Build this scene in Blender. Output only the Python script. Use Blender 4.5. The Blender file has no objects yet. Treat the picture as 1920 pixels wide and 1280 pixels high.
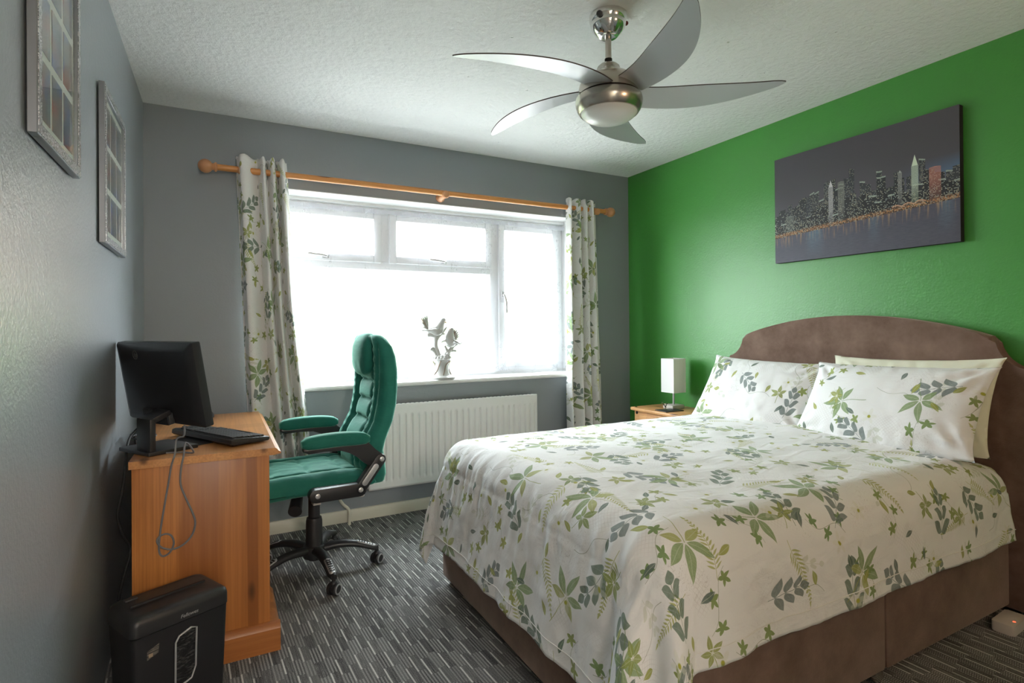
import bpy, bmesh, math, random
from math import sin, cos, pi, radians, hypot, atan2, sqrt
from mathutils import Vector, Matrix, noise
random.seed(11)
SC = bpy.context.scene
COL = SC.collection

# ------------------------------------------------------------------ camera, world, light, exposure
F_PX, CY, YAW, ROLL, PITCH, EYE = 1032.36, 610.785, 0.4877, -0.0080, 0.0045, 1.1842
XL, XR, YW, YB, H = -0.3559, 2.9289, 3.4943, -0.9, 2.4
cd = bpy.data.cameras.new('camera'); cam = bpy.data.objects.new('camera', cd); COL.objects.link(cam)
cd.sensor_width = 36; cd.lens = 36 * F_PX / 1920; cd.shift_y = (CY - 640) / 1920
cd.clip_start = 0.02
_s, _c, _sp, _cp = sin(YAW), cos(YAW), sin(PITCH), cos(PITCH)
_F = Vector((_s * _cp, _c * _cp, _sp)); _R0 = Vector((_c, -_s, 0)); _U0 = Vector((-_sp * _s, -_sp * _c, _cp))
_R = _R0 * cos(ROLL) + _U0 * sin(ROLL); _U = _U0 * cos(ROLL) - _R0 * sin(ROLL)
m = Matrix((_R, _U, -_F)).transposed().to_4x4(); m.translation = (0, 0, EYE); cam.matrix_world = m
SC.camera = cam

SKY_STRENGTH = 23.0
w = bpy.data.worlds.new('overcast_sky'); SC.world = w; w.use_nodes = True
bg = w.node_tree.nodes['Background']; bg.inputs[0].default_value = (0.90, 0.955, 1.0, 1); bg.inputs[1].default_value = SKY_STRENGTH
SC.view_settings.view_transform = 'Standard'; SC.view_settings.look = 'None'
SC.view_settings.gamma = 1; SC.view_settings.use_curve_mapping = False
SC.view_settings.exposure = 0.25
SC.cycles.max_bounces = 10; SC.cycles.diffuse_bounces = 6; SC.cycles.transparent_max_bounces = 12
SC.cycles.sample_clamp_indirect = 6

def lamp(name, kind, loc, energy, color, rot=(0, 0, 0), **kw):
    d = bpy.data.lights.new(name, kind); d.energy = energy; d.color = color
    for k, v in kw.items(): setattr(d, k, v)
    o = bpy.data.objects.new(name, d); o.location = loc; o.rotation_euler = rot; COL.objects.link(o); return o
# daylight portal in the window opening (only guides sampling of the sky), and an unseen light added in the hall as frontal fill
pl = lamp('daylight_portal', 'AREA', (1.305, 3.86, 1.43), 1, (1, 1, 1), (radians(-90), 0, 0), shape='RECTANGLE', size=2.2, size_y=1.2)
pl.data.cycles.is_portal = True
lamp('hall_fill', 'POINT', (0.25, -2.2, 1.95), 108, (1.0, 0.92, 0.84), shadow_soft_size=0.2)
lamp('warm_fill', 'POINT', (1.9, -0.65, 1.75), 19, (1.0, 0.60, 0.37), shadow_soft_size=0.12)  # added warm light without a fixture, for the near side of the bed

# ------------------------------------------------------------------ node helper
class E:
    def __init__(s, g, sock): s.g, s.s = g, sock
    def _b(s, op, o, r=False): return s.g.m(op, o, s) if r else s.g.m(op, s, o)
    def __add__(s, o): return s._b('ADD', o)
    def __radd__(s, o): return s._b('ADD', o)
    def __sub__(s, o): return s._b('SUBTRACT', o)
    def __rsub__(s, o): return s._b('SUBTRACT', o, True)
    def __mul__(s, o): return s._b('MULTIPLY', o)
    def __rmul__(s, o): return s._b('MULTIPLY', o)
    def __truediv__(s, o): return s._b('DIVIDE', o)
    def __lt__(s, o): return s._b('LESS_THAN', o)
    def __gt__(s, o): return s._b('GREATER_THAN', o)
    def __neg__(s): return s.g.m('MULTIPLY', s, -1.0)
class G:
    def __init__(s, nt): s.nt = nt
    def n(s, t, ins=None, **p):
        nd = s.nt.nodes.new(t)
        for k, v in p.items(): setattr(nd, k, v)
        for k, v in (ins or {}).items(): s.put(nd.inputs[k], v)
        return nd
    def put(s, sock, v):
        if isinstance(v, E): s.nt.links.new(v.s, sock)
        elif isinstance(v, bpy.types.NodeSocket): s.nt.links.new(v, sock)
        else:
            if isinstance(v, (tuple, list)) and sock.type == 'RGBA' and len(v) == 3: v = (*v, 1)
            sock.default_value = v
    def m(s, op, a, b=None, c=None, clamp=False):
        nd = s.nt.nodes.new('ShaderNodeMath'); nd.operation = op; nd.use_clamp = clamp
        s.put(nd.inputs[0], a)
        if b is not None: s.put(nd.inputs[1], b)
        if c is not None: s.put(nd.inputs[2], c)
        return E(s, nd.outputs[0])
    def clamp(s, a): return s.m('ADD', a, 0.0, clamp=True)
    def abs(s, a): return s.m('ABSOLUTE', a)
    def floor(s, a): return s.m('FLOOR', a)
    def fract(s, a): return s.m('FRACT', a)
    def sin(s, a): return s.m('SINE', a)
    def cos(s, a): return s.m('COSINE', a)
    def max(s, a, b): return s.m('MAXIMUM', a, b)
    def min(s, a, b): return s.m('MINIMUM', a, b)
    def mix(s, f, a, b):
        nd = s.nt.nodes.new('ShaderNodeMix'); nd.data_type = 'RGBA'
        s.put(nd.inputs[0], f); s.put(nd.inputs[6], a); s.put(nd.inputs[7], b); return E(s, nd.outputs[2])
    def xyz(s, x, y=0.0, z=0.0):
        return E(s, s.n('ShaderNodeCombineXYZ', {0: x, 1: y, 2: z}).outputs[0])
    def sep(s, v):
        nd = s.n('ShaderNodeSeparateXYZ', {0: v}); return [E(s, q) for q in nd.outputs]
    def coord(s, which='Object'):
        return E(s, s.n('ShaderNodeTexCoord').outputs[which])
    def geo(s): return E(s, s.n('ShaderNodeNewGeometry').outputs['Position'])
    def noise(s, v, scale, detail=2, rough=0.5, out=0, dist=0.0):
        return E(s, s.n('ShaderNodeTexNoise', {'Vector': v, 'Scale': scale, 'Detail': detail, 'Roughness': rough, 'Distortion': dist}).outputs[out])
    def white(s, v):
        nd = s.n('ShaderNodeTexWhiteNoise', {'Vector': v}); return E(s, nd.outputs['Value']), s.sep(nd.outputs['Color'])
    def vor(s, v, scale, feature='F1', out='Distance', rnd=1.0):
        return E(s, s.n('ShaderNodeTexVoronoi', {'Vector': v, 'Scale': scale, 'Randomness': rnd}, feature=feature).outputs[out])
    def mapv(s, v, scale=(1, 1, 1), rot=(0, 0, 0), loc=(0, 0, 0)):
        return E(s, s.n('ShaderNodeMapping', {'Vector': v, 'Location': loc, 'Rotation': rot, 'Scale': scale}).outputs[0])
    def bump(s, h, strength=0.3, dist=0.01, normal=None):
        i = {'Strength': strength, 'Distance': dist, 'Height': h}
        if normal is not None: i['Normal'] = normal
        return E(s, s.n('ShaderNodeBump', i).outputs[0])
    def ramp(s, f, stops):
        nd = s.n('ShaderNodeValToRGB', {0: f}); el = nd.color_ramp.elements
        while len(el) < len(stops): el.new(0.5)
        for e, (p, c) in zip(el, stops): e.position = p; e.color = (*c, 1)
        return E(s, nd.outputs[0])
MATS = {}
def mat(name, build):
    mt = bpy.data.materials.new(name); mt.use_nodes = True
    g = G(mt.node_tree); b = mt.node_tree.nodes['Principled BSDF']
    for k, v in (build(g) or {}).items(): g.put(b.inputs[k], v)
    MATS[name] = mt; return mt
def plain(name, col, rough=0.5, metal=0.0, var=0.08, scale=30, bump=0.05, spec=0.5, **more):
    def f(g):
        v = g.coord(); n = g.noise(v, scale, 3)
        c = g.mix(n, tuple(x * (1 - var) for x in col), tuple(min(1, x * (1 + var)) for x in col))
        d = {'Base Color': c, 'Roughness': rough, 'Metallic': metal, 'Specular IOR Level': spec}
        if bump: d['Normal'] = g.bump(g.noise(v, scale * 8, 2), bump, 0.002)
        d.update(more); return d
    return mat(name, f)

# ------------------------------------------------------------------ materials
def wall_paint(name, col, rough=0.42, bump=0.35):
    def f(g):
        v = g.geo(); n = g.noise(v, 1.3, 2)
        c = g.mix(n, tuple(x * 0.95 for x in col), tuple(x * 1.05 for x in col))
        h = g.noise(v, 95, 3, 0.6) + g.noise(v, 28, 2) * 0.6
        return {'Base Color': c, 'Roughness': rough, 'Specular IOR Level': 0.75, 'Normal': g.bump(h, bump, 0.0035)}
    return mat(name, f)
WALL_GREY = wall_paint('grey_satin_paint', (0.262, 0.290, 0.315), 0.34)
WALL_GREY2 = wall_paint('grey_matt_paint', (0.235, 0.262, 0.285), 0.55, 0.2)
WALL_GREEN = wall_paint('green_satin_paint', (0.050, 0.27, 0.035), 0.42)
def _ceil(g):
    v = g.geo(); a = g.noise(v, 42, 4, 0.65); b = g.vor(v, 30)
    pit = g.clamp((g.noise(v, 17, 3, 0.7) - 0.62) * 5.0); pit2 = g.clamp((0.16 - g.vor(v, 26)) * 8.0)
    h = a + b * 0.35 - pit * pit2 * 6.0
    return {'Base Color': (0.85, 0.855, 0.85), 'Roughness': 0.85, 'Normal': g.bump(h, 0.75, 0.010)}
CEIL = mat('textured_white_ceiling_paint', _ceil)
def _carpet(g):
    x, y, z = g.sep(g.geo()); a = radians(3.0)
    s = y * cos(a) - x * sin(a); t = x * cos(a) + y * sin(a)      # s runs along the stripes
    wob = g.noise(g.xyz(s * 9.0, t * 9.0), 1.0, 2) * 0.010
    W = 0.033; L = 0.20
    tt = (t + wob * 0.25) / W; i = g.floor(tt); ft = g.fract(tt)
    r0, _ = g.white(g.xyz(i, 3.0)); par = g.m('MODULO', g.abs(i), 2.0)
    ss = (s + r0 * 0.12 + par * 0.5 * L) / L; j = g.floor(ss); fs = g.fract(ss)
    rv, rc = g.white(g.xyz(i, j, 7.0))
    dotted = g.m('GREATER_THAN', fs, 0.5)
    line = g.clamp((0.12 - g.abs(ft - 0.2)) * 14.0) * (0.62 + rv * 0.4) * g.m('LESS_THAN', rc[2], 0.93)      # pale line along a plain block
    fine = g.clamp((g.noise(g.xyz(s * 16.0, t * 240.0), 1.0, 2, 0.6) - 0.42) * 3.0)
    cell = g.abs(g.fract(s / 0.0065 + g.floor(ft * 3.0) * 0.5) - 0.5) * 2.0
    dot = g.clamp((0.62 - g.abs(g.fract(ft * 3.0) - 0.5) * 1.7 ) * 2.6) * g.clamp((0.75 - cell) * 3.0)
    k = dotted * dot * (0.40 + rv * 0.25) + (1.0 - dotted) * g.max(line, fine * 0.32 * rc[0])
    k = g.clamp(k + (g.noise(g.xyz(x, y), 260, 2, 0.7) - 0.5) * 0.9)
    st = g.noise(g.xyz(s * 5.0, t * 170.0), 1.0, 3, 0.65)
    base = g.mix(g.clamp(rc[1] * 0.45 + (st - 0.35) * 1.5), (0.036, 0.036, 0.038), (0.190, 0.188, 0.184))
    c = g.mix(k, base, (0.66, 0.65, 0.62))
    return {'Base Color': c, 'Roughness': 0.95, 'Specular IOR Level': 0.15,
            'Normal': g.bump(k * 0.6 + g.noise(g.xyz(x, y), 420, 2), 0.6, 0.004)}
CARPET = mat('charcoal_striped_loop_carpet', _carpet)
CREAM = plain('cream_gloss_paint', (0.66, 0.63, 0.53), 0.4, var=0.05, scale=6)
WHITE = plain('white_gloss_paint', (0.80, 0.80, 0.80), 0.35, var=0.02)
UPVC = plain('white_upvc', (0.80, 0.81, 0.84), 0.35, var=0.02)
RAD = plain('white_radiator_enamel', (0.74, 0.74, 0.73), 0.35, var=0.02, bump=0.02)

def pine(name, c1, c2, c3, axis, rough=0.38, s=1.0):
    def f(g):
        v = g.coord(); sc = [9 * s, 9 * s, 9 * s]; sc[axis] = 0.7 * s
        vv = g.mapv(v, tuple(sc)); n = g.noise(vv, 1.5, 4, 0.6, dist=1.2)
        sc2 = [150, 150, 150]; sc2[axis] = 2.0
        fine = g.noise(g.mapv(v, tuple(sc2)), 1.0, 3)
        sc3 = [12, 12, 12]; sc3[axis] = 4.0
        k = g.vor(g.mapv(v, tuple(sc3), loc=(0.37, 0.21, 0.4)), 0.62)
        knot = g.clamp((0.125 - k) * 14.0)
        halo = g.clamp((0.24 - k) * 4.0)
        x, y, z = g.sep(v); q = (x + y) if axis == 2 else y
        bi = g.floor(q / 0.105); br, bc = g.white(g.xyz(bi, 5.0))
        lighter = tuple(min(1, q * 1.28) for q in c1)
        c = g.mix(g.clamp((n - 0.32) * 2.4), lighter, c2); c = g.mix(g.clamp((fine - 0.4) * 3.0) * 0.5, c, c3)
        c = g.mix(g.m('GREATER_THAN', br, 0.72) * 0.34, c, c3); c = g.mix(bc[1] * 0.22, c, c1)
        hs = g.noise(g.mapv(v, tuple(0.55 if i_ == axis else 8.5 for i_ in range(3)), loc=(0.3, 0.7, 0.2)), 1.0, 1)
        c = g.mix(g.clamp((hs - 0.60) * 30.0) * 0.55, c, c3)
        if axis == 2 and s == 1.0:
            wob = (g.noise(g.xyz(z * 2.0, 0.0), 1.0, 2) - 0.5) * 0.012
            c = g.mix(g.clamp((0.019 - g.abs(x - 0.152 + wob)) * 400.0) * 0.62, c, (0.20, 0.062, 0.018))
        c = g.mix(halo * 0.40, c, c3); c = g.mix(knot * 0.85, c, (0.075, 0.026, 0.010))
        return {'Base Color': c, 'Roughness': rough, 'Normal': g.bump(fine, 0.08, 0.002)}
    return mat(name, f)
PINE_V = pine('honey_pine_vertical_grain', (0.47, 0.185, 0.048), (0.38, 0.135, 0.032), (0.26, 0.082, 0.022), 2)
PINE_T = pine('honey_pine_worktop', (0.56, 0.27, 0.10), (0.47, 0.20, 0.065), (0.36, 0.14, 0.045), 1, 0.3)
PINE_X = pine('honey_pine_rail', (0.47, 0.185, 0.048), (0.38, 0.135, 0.032), (0.26, 0.082, 0.022), 0)
PINE_B = pine('light_waxed_pine', (0.62, 0.34, 0.15), (0.52, 0.26, 0.10), (0.40, 0.18, 0.06), 1, 0.45)
POLE = pine('varnished_beech_pole', (0.56, 0.25, 0.075), (0.50, 0.20, 0.055), (0.40, 0.15, 0.04), 0, 0.3)
TURNED = plain('turned_beech', (0.55, 0.26, 0.12), 0.4, var=0.12, scale=40)
def _suede(g):
    v = g.coord(); n = g.noise(v, 7, 5, 0.65); n2 = g.noise(v, 160, 2)
    c = g.mix(g.clamp(n * 2.2 - 0.6), (0.115, 0.070, 0.052), (0.225, 0.150, 0.118))
    return {'Base Color': c, 'Roughness': 0.95, 'Specular IOR Level': 0.1, 'Sheen Weight': 0.35, 'Sheen Roughness': 0.5,
            'Sheen Tint': (0.8, 0.66, 0.58, 1), 'Normal': g.bump(n2, 0.25, 0.002)}
SUEDE = mat('brown_suede', _suede)
def _velvet(g):
    v = g.coord(); n = g.noise(v, 11, 4, 0.6)
    c = g.mix(n, (0.010, 0.112, 0.085), (0.024, 0.175, 0.135))
    wr = g.noise(g.mapv(v, (14, 5, 30)), 1.0, 3, 0.6, dist=0.6)
    return {'Base Color': c, 'Roughness': 0.75, 'Specular IOR Level': 0.2, 'Sheen Weight': 0.9, 'Sheen Roughness': 0.35,
            'Sheen Tint': (0.45, 0.9, 0.75, 1), 'Normal': g.bump(wr, 0.22, 0.012)}
VELVET = mat('emerald_velvet', _velvet)
BLACK = plain('black_plastic', (0.020, 0.020, 0.022), 0.42, var=0.1)
BLACK_SATIN = plain('black_satin_plastic', (0.011, 0.011, 0.013), 0.5, var=0.1)
DARK = plain('charcoal_plastic', (0.035, 0.036, 0.038), 0.55)
RUBBER = plain('black_rubber', (0.015, 0.015, 0.016), 0.7)
SILVER = plain('silver_plastic', (0.55, 0.55, 0.56), 0.35, 0.6, var=0.03)
CHROME = plain('polished_chrome', (0.75, 0.74, 0.72), 0.09, 1.0, var=0.02, bump=0)
def _brushed(g):
    v = g.coord(); n = g.noise(g.mapv(v, (6, 6, 300)), 1.0, 2)
    return {'Base Color': g.mix(n, (0.50, 0.45, 0.39), (0.60, 0.55, 0.49)), 'Metallic': 1.0, 'Roughness': 0.26}
NICKEL = mat('brushed_nickel', _brushed)
BLADE = plain('silver_painted_blade', (0.50, 0.51, 0.53), 0.38, 0.55, var=0.02, scale=6, bump=0.02)
BLADE_EDGE = plain('dark_walnut_edge', (0.05, 0.035, 0.03), 0.5)
OPAL = plain('opal_glass', (0.74, 0.73, 0.70), 0.25, var=0.01, bump=0)
SHADE = plain('white_fabric_shade', (0.80, 0.80, 0.78), 0.85, var=0.03, scale=120)
CERAMIC = plain('grey_white_porcelain', (0.47, 0.465, 0.45), 0.22, var=0.12, scale=16, bump=0.02)
CERAMIC_D = plain('gilt_brown_porcelain_trim', (0.27, 0.20, 0.15), 0.4, var=0.3, scale=60)
IRON = plain('black_iron', (0.02, 0.018, 0.017), 0.5, 0.6)
SHEET = plain('pale_green_cotton', (0.60, 0.66, 0.46), 0.9, var=0.04)
CREAMCLOTH = plain('cream_cotton', (0.74, 0.74, 0.60), 0.9, var=0.04)
WHITECLOTH = plain('white_cotton_thread', (0.74, 0.73, 0.70), 0.9, var=0.04)
GREYCABLE = plain('grey_cable', (0.16, 0.16, 0.17), 0.5)
WHITEPL = plain('off_white_plastic', (0.62, 0.57, 0.52), 0.45, var=0.03)
PAPER = plain('off_white_mount_card', (0.60, 0.60, 0.56), 0.8, var=0.03)
FRAME = plain('silver_grey_frame', (0.24, 0.25, 0.27), 0.4, 0.5, var=0.05)
def _glitter(g):
    v = g.coord(); a, c = g.white(g.mapv(v, (1, 1, 1)))
    vc = E(g, g.n('ShaderNodeTexVoronoi', {'Vector': v, 'Scale': 330.0}).outputs['Color']); r = g.sep(vc)
    k = g.clamp((r[0] - 0.35) * 1.7)
    return {'Base Color': g.mix(k, (0.28, 0.29, 0.30), (0.95, 0.95, 0.97)), 'Roughness': 0.25, 'Metallic': 0.5,
            'Normal': g.bump(r[1], 0.9, 0.004)}
GLITTER = mat('silver_glitter', _glitter)
def _led(g): return {'Base Color': (0.8, 0.05, 0.03), 'Emission Color': (1, 0.10, 0.04, 1), 'Emission Strength': 2.0}
LED = mat('red_indicator_light', _led)
def _screen(g):
    return {'Base Color': g.mix(g.noise(g.coord(), 3), (0.006, 0.006, 0.007), (0.012, 0.012, 0.013)), 'Roughness': 0.12}
SCREEN = mat('dark_screen', _screen)
def _shreds(g):
    x, y, z = g.sep(g.coord())
    n = g.noise(g.xyz(x * 60.0, y * 60.0, z * 260.0), 1.0, 3, 0.7)
    return {'Base Color': g.mix(g.clamp((n - 0.5) * 3.2), (0.008, 0.008, 0.009), (0.13, 0.13, 0.125)), 'Roughness': 0.25}
SHREDS = mat('smoked_window_over_paper_shreds', _shreds)
def _sticker(g):
    x, y, z = g.sep(g.coord())
    k = g.clamp(g.m('GREATER_THAN', g.noise(g.xyz(x * 40.0, y * 40.0, z * 500.0), 1.0, 1), 0.5) * 0.8)
    return {'Base Color': g.mix(k, (0.06, 0.055, 0.05), (0.20, 0.18, 0.15)), 'Roughness': 0.4}
STICKER = mat('printed_label', _sticker)
TAN = plain('tan_label_patch', (0.32, 0.24, 0.16), 0.5)
PRINT = plain('pale_grey_print', (0.42, 0.42, 0.42), 0.5, var=0.02, bump=0)
PRINT_D = plain('dim_grey_print', (0.085, 0.085, 0.085), 0.5, var=0.02, bump=0)
def _photo(seed):
    def f(g):
        v = g.mapv(g.coord(), (1, 1, 1), loc=(seed * 3.1, seed * 1.7, seed)); n = g.noise(v, 9, 2)
        b = E(g, g.n('ShaderNodeTexNoise', {'Vector': v, 'Scale': 13.0, 'Detail': 1.0}).outputs[1]); r, gg, bb = g.sep(b)
        c = g.ramp(n, [(0.25, (0.05, 0.055, 0.07)), (0.42, (0.12, 0.15, 0.20)), (0.5, (0.30, 0.19, 0.14)), (0.58, (0.26, 0.24, 0.24)), (0.72, (0.10, 0.20, 0.24))])
        c = g.mix(g.clamp((r - 0.52) * 8.0), c, (0.10, 0.15, 0.38)); c = g.mix(g.clamp((gg - 0.54) * 8.0), c, (0.32, 0.10, 0.08))
        return {'Base Color': c, 'Roughness': 0.12, 'Coat Weight': 0.5}
    return mat('snapshot_print', f)
PHOTOS = [_photo(i + 1) for i in range(5)]

# ---- floral print, one node group used by duvet, pillows and curtains; input is cloth position in metres
def floral_group():
    nt = bpy.data.node_groups.new('leaf_print', 'ShaderNodeTree')
    nt.interface.new_socket('Vector', in_out='INPUT', socket_type='NodeSocketVector')
    nt.interface.new_socket('Color', in_out='OUTPUT', socket_type='NodeSocketColor')
    g = G(nt); gi = nt.nodes.new('NodeGroupInput'); go = nt.nodes.new('NodeGroupOutput')
    vec = E(g, gi.outputs[0])
    warp = g.sep(E(g, g.n('ShaderNodeTexNoise', {'Vector': vec, 'Scale': 9.0, 'Detail': 1.0}).outputs[1]))
    u0, v0, _ = g.sep(vec); u = u0 * 0.9 + (warp[0] - 0.5) * 0.030; v = v0 * 0.9 + (warp[1] - 0.5) * 0.030
    def cells(size, ang, seed, jit, spin=None):
        c, s = cos(ang), sin(ang)
        a = (u * c - v * s) * (1 / size) + seed * 3.37; b = (u * s + v * c) * (1 / size) + seed * 1.91
        ia, ib = g.floor(a), g.floor(b); val, rc = g.white(g.xyz(ia, ib, seed))
        lx = (a - ia - 0.5 - (rc[0] - 0.5) * jit) * size; ly = (b - ib - 0.5 - (rc[1] - 0.5) * jit) * size
        th = rc[2] * 6.283 if spin is None else (rc[2] - 0.5) * spin[1] + spin[0]
        cc, ss = g.cos(th), g.sin(th)
        x = lx * cc + ly * ss; y = ly * cc - lx * ss
        return x, y, val, rc
    def leaf(t, q, L, W, soft=0.0012):
        tn = t / L
        wd = g.m('MULTIPLY', g.clamp(tn), g.clamp(1.0 - tn)) * (1.35 - 0.7 * tn) * 4.0 * W
        return g.clamp((wd - g.abs(q)) / soft)
    def pinnate(x, y, ln, step, LL, LW, phi, taper=0.6):
        ay = g.abs(y); sp, cp_ = sin(phi), cos(phi)
        t = ay / sp; bx = x - t * cp_; i = g.floor(bx / step + 0.5); q = (bx - i * step) * sp
        pos = i * step / ln
        ok = g.m('LESS_THAN', g.abs(pos - 0.5), 0.53)
        L = LL * (1.0 - g.clamp(pos) * taper)
        lf = leaf(t, q, L, LW) * ok
        stem = g.clamp((0.0012 - ay) / 0.0008) * g.m('LESS_THAN', g.abs(x / ln - 0.42), 0.62)
        tip = leaf(x - ln * 0.98, y, LL * 0.62, LW)
        vein = g.clamp((0.0009 - g.abs(q)) / 0.0006) * lf
        return g.max(g.max(lf, tip), stem), vein
    def palm(x, y, R, W, div=6.0):
        th = g.m('ARCTAN2', y, x); r = g.m('SQRT', x * x + y * y); sec = 2 * pi / div
        k = g.floor(th / sec + 0.5); ok = g.m('LESS_THAN', g.abs(k), 2.5); ph = th - k * sec
        t = r * g.cos(ph) - R * 0.05; q = r * g.sin(ph); L = R * (1.0 - g.abs(k) * 0.17)
        lf = leaf(t, q, L, W) * ok
        stem = g.clamp((0.0014 - g.abs(y)) / 0.0008) * g.m('LESS_THAN', g.abs(x + R * 0.50), R * 0.52)
        vein = g.clamp((0.0010 - g.abs(q)) / 0.0007) * lf
        rib = g.clamp((g.sin((t - g.abs(q) * 0.8) * 900.0) - 0.55)) * lf
        return g.max(lf, stem), g.max(vein, rib * 0.45), g.abs(k)
    col = E(g, g.n('ShaderNodeRGB').outputs[0]); col.s.node.outputs[0].default_value = (0.77, 0.765, 0.76, 1)
    wash = g.clamp((g.noise(vec, 85, 3, 0.6) - 0.35) * 2.2)
    # faint grey lace scrolls
    n = g.noise(vec, 30, 2, 0.4, dist=2.2); area = g.clamp((g.noise(vec, 4.2, 1) - 0.52) * 9.0)
    sc = g.clamp((0.07 - g.abs(g.fract(n * 5.0) - 0.5)) * 24.0)
    col = g.mix(sc * area * 0.6, col, (0.50, 0.47, 0.45))
    lat = g.max(g.clamp((0.10 - g.abs(g.fract((u + v) * 75.0) - 0.5)) * 12.0), g.clamp((0.10 - g.abs(g.fract((u - v) * 75.0) - 0.5)) * 12.0))
    area2 = g.clamp((g.noise(vec, 5.0, 1) * -1.0 + 0.42) * 12.0)
    col = g.mix(lat * area2 * 0.45, col, (0.52, 0.49, 0.47))
    def put(col, mask, vein, c, keep, k=1.0, vc=None):
        mk = mask * keep * k
        col = g.mix(mk, col, c)
        return g.mix(vein * keep * 0.45, col, vc or (0.62, 0.63, 0.50))
    SL, GR, OL, PO, DG = (0.120, 0.155, 0.148), (0.150, 0.245, 0.085), (0.31, 0.325, 0.065), (0.46, 0.47, 0.20), (0.080, 0.135, 0.082)
    # pale background sprays and ferns
    x, y, val, rc = cells(0.27, 0.5, 11.0, 0.25)
    mk, vn = pinnate(x + 0.055, y, 0.085, 0.030, 0.034, 0.0085, 0.95)
    col = put(col, mk, vn, (0.50, 0.52, 0.42), g.m('LESS_THAN', rc[1], 0.7), 0.55)
    x, y, val, rc = cells(0.235, -0.35, 2.0, 0.30)
    mk, vn = pinnate(x + 0.075, y, 0.135, 0.0105, 0.034, 0.0031, 1.05, 0.85)
    col = put(col, mk, vn * 0.0, g.mix(val, PO, OL), g.m('LESS_THAN', rc[0], 0.75), 0.9)
    # ivy vines: curling line plus star leaves
    x, y, val, rc = cells(0.205, 0.9, 5.0, 0.30)
    yy = y - g.sin(x * 45.0) * 0.012
    vine = g.clamp((0.0011 - g.abs(yy)) / 0.0008) * g.m('LESS_THAN', g.abs(x), 0.075)
    col = g.mix(vine * 0.7, col, (0.16, 0.18, 0.09))
    i = g.floor(x / 0.050 + 0.5); lx = x - i * 0.050; side = g.m('MODULO', g.abs(i), 2.0) * 2.0 - 1.0
    ly = yy * side - 0.017; r = g.m('SQRT', lx * lx + ly * ly); th = g.m('ARCTAN2', ly, lx)
    tri = 1.0 - g.abs(g.fract(th * (5 / 6.28318) + 0.25) - 0.5) * 2.0
    star = g.clamp((0.0085 + tri * 0.0125 - r) / 0.0012) * g.m('LESS_THAN', g.abs(i), 1.5)
    col = put(col, star, star * 0.0, g.mix(rc[1], GR, OL), g.m('LESS_THAN', rc[0], 0.7), 0.95)
    # slate leaf sprays
    x, y, val, rc = cells(0.225, 0.2, 3.0, 0.22)
    mk, vn = pinnate(x + 0.078, y, 0.105, 0.041, 0.052, 0.0135, 0.90, 0.35)
    kp = g.m('LESS_THAN', rc[1], 0.68)
    col = put(col, mk, vn, g.mix(wash * 0.40, g.mix(g.m('GREATER_THAN', val, 0.55), SL, DG), (0.27, 0.33, 0.30)), kp, 0.86, (0.34, 0.38, 0.34))
    # palmate green leaves with olive partner
    x, y, val, rc = cells(0.285, -0.15, 7.0, 0.22)
    mk, vn, kk = palm(x, y, 0.092, 0.0128)
    lc = g.mix(g.m('GREATER_THAN', kk, 1.5) * g.m('GREATER_THAN', val, 0.35), g.mix(val, GR, (0.17, 0.26, 0.075)), OL)
    col = put(col, mk, vn, g.mix(wash * 0.35, lc, (0.42, 0.47, 0.27)), g.m('LESS_THAN', rc[0], 0.78), 0.88)
    # smaller olive five-leaf sprigs
    x, y, val, rc = cells(0.19, 0.45, 17.0, 0.35)
    mk, vn, kk = palm(x, y, 0.046, 0.0085, 5.4)
    col = put(col, mk, vn, g.mix(val, OL, (0.17, 0.25, 0.08)), g.m('LESS_THAN', rc[1], 0.42), 0.92)
    # single leaves and buds
    x, y, val, rc = cells(0.105, 0.7, 9.0, 0.45)
    lf = leaf(x + 0.022, y, 0.046, 0.0088); vn = g.clamp((0.0009 - g.abs(y)) / 0.0006) * lf
    col = put(col, lf, vn, g.mix(g.m('GREATER_THAN', val, 0.5), OL, g.mix(rc[2], DG, SL)), g.m('LESS_THAN', rc[1], 0.42), 0.92)
    x, y, val, rc = cells(0.16, 1.2, 13.0, 0.6)
    r = g.m('SQRT', x * x + y * y); fl = g.clamp((0.0075 - r) / 0.003)
    pet = g.clamp((0.024 + g.cos(g.m('ARCTAN2', y, x) * 5.0) * 0.009 - r) / 0.006)
    kp = g.m('LESS_THAN', rc[0], 0.4)
    col = g.mix(pet * kp * 0.4, col, (0.66, 0.66, 0.55)); col = g.mix(fl * kp, col, (0.36, 0.36, 0.05))
    nt.links.new(col.s, go.inputs[0]); return nt
FLORAL = floral_group()
def _cloth(hem=False, trans=0.0):
    def f(g):
        uv = E(g, g.n('ShaderNodeUVMap').outputs[0]); gr = g.n('ShaderNodeGroup'); gr.node_tree = FLORAL
        g.put(gr.inputs[0], uv); wv = g.noise(uv, 1400, 1); wr = g.noise(g.mapv(uv, (5, 9, 1)), 1.6, 4, 0.55, dist=0.8)
        return {'Base Color': E(g, gr.outputs[0]), 'Roughness': 0.85, 'Specular IOR Level': 0.2, 'Sheen Weight': 0.15,
                'Normal': g.bump(wr + wv * 0.02, 0.30, 0.02)}
    return f
COTTON = mat('white_cotton_with_leaf_print', _cloth())
CURTAIN = mat('curtain_cotton_with_leaf_print', _cloth())
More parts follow.
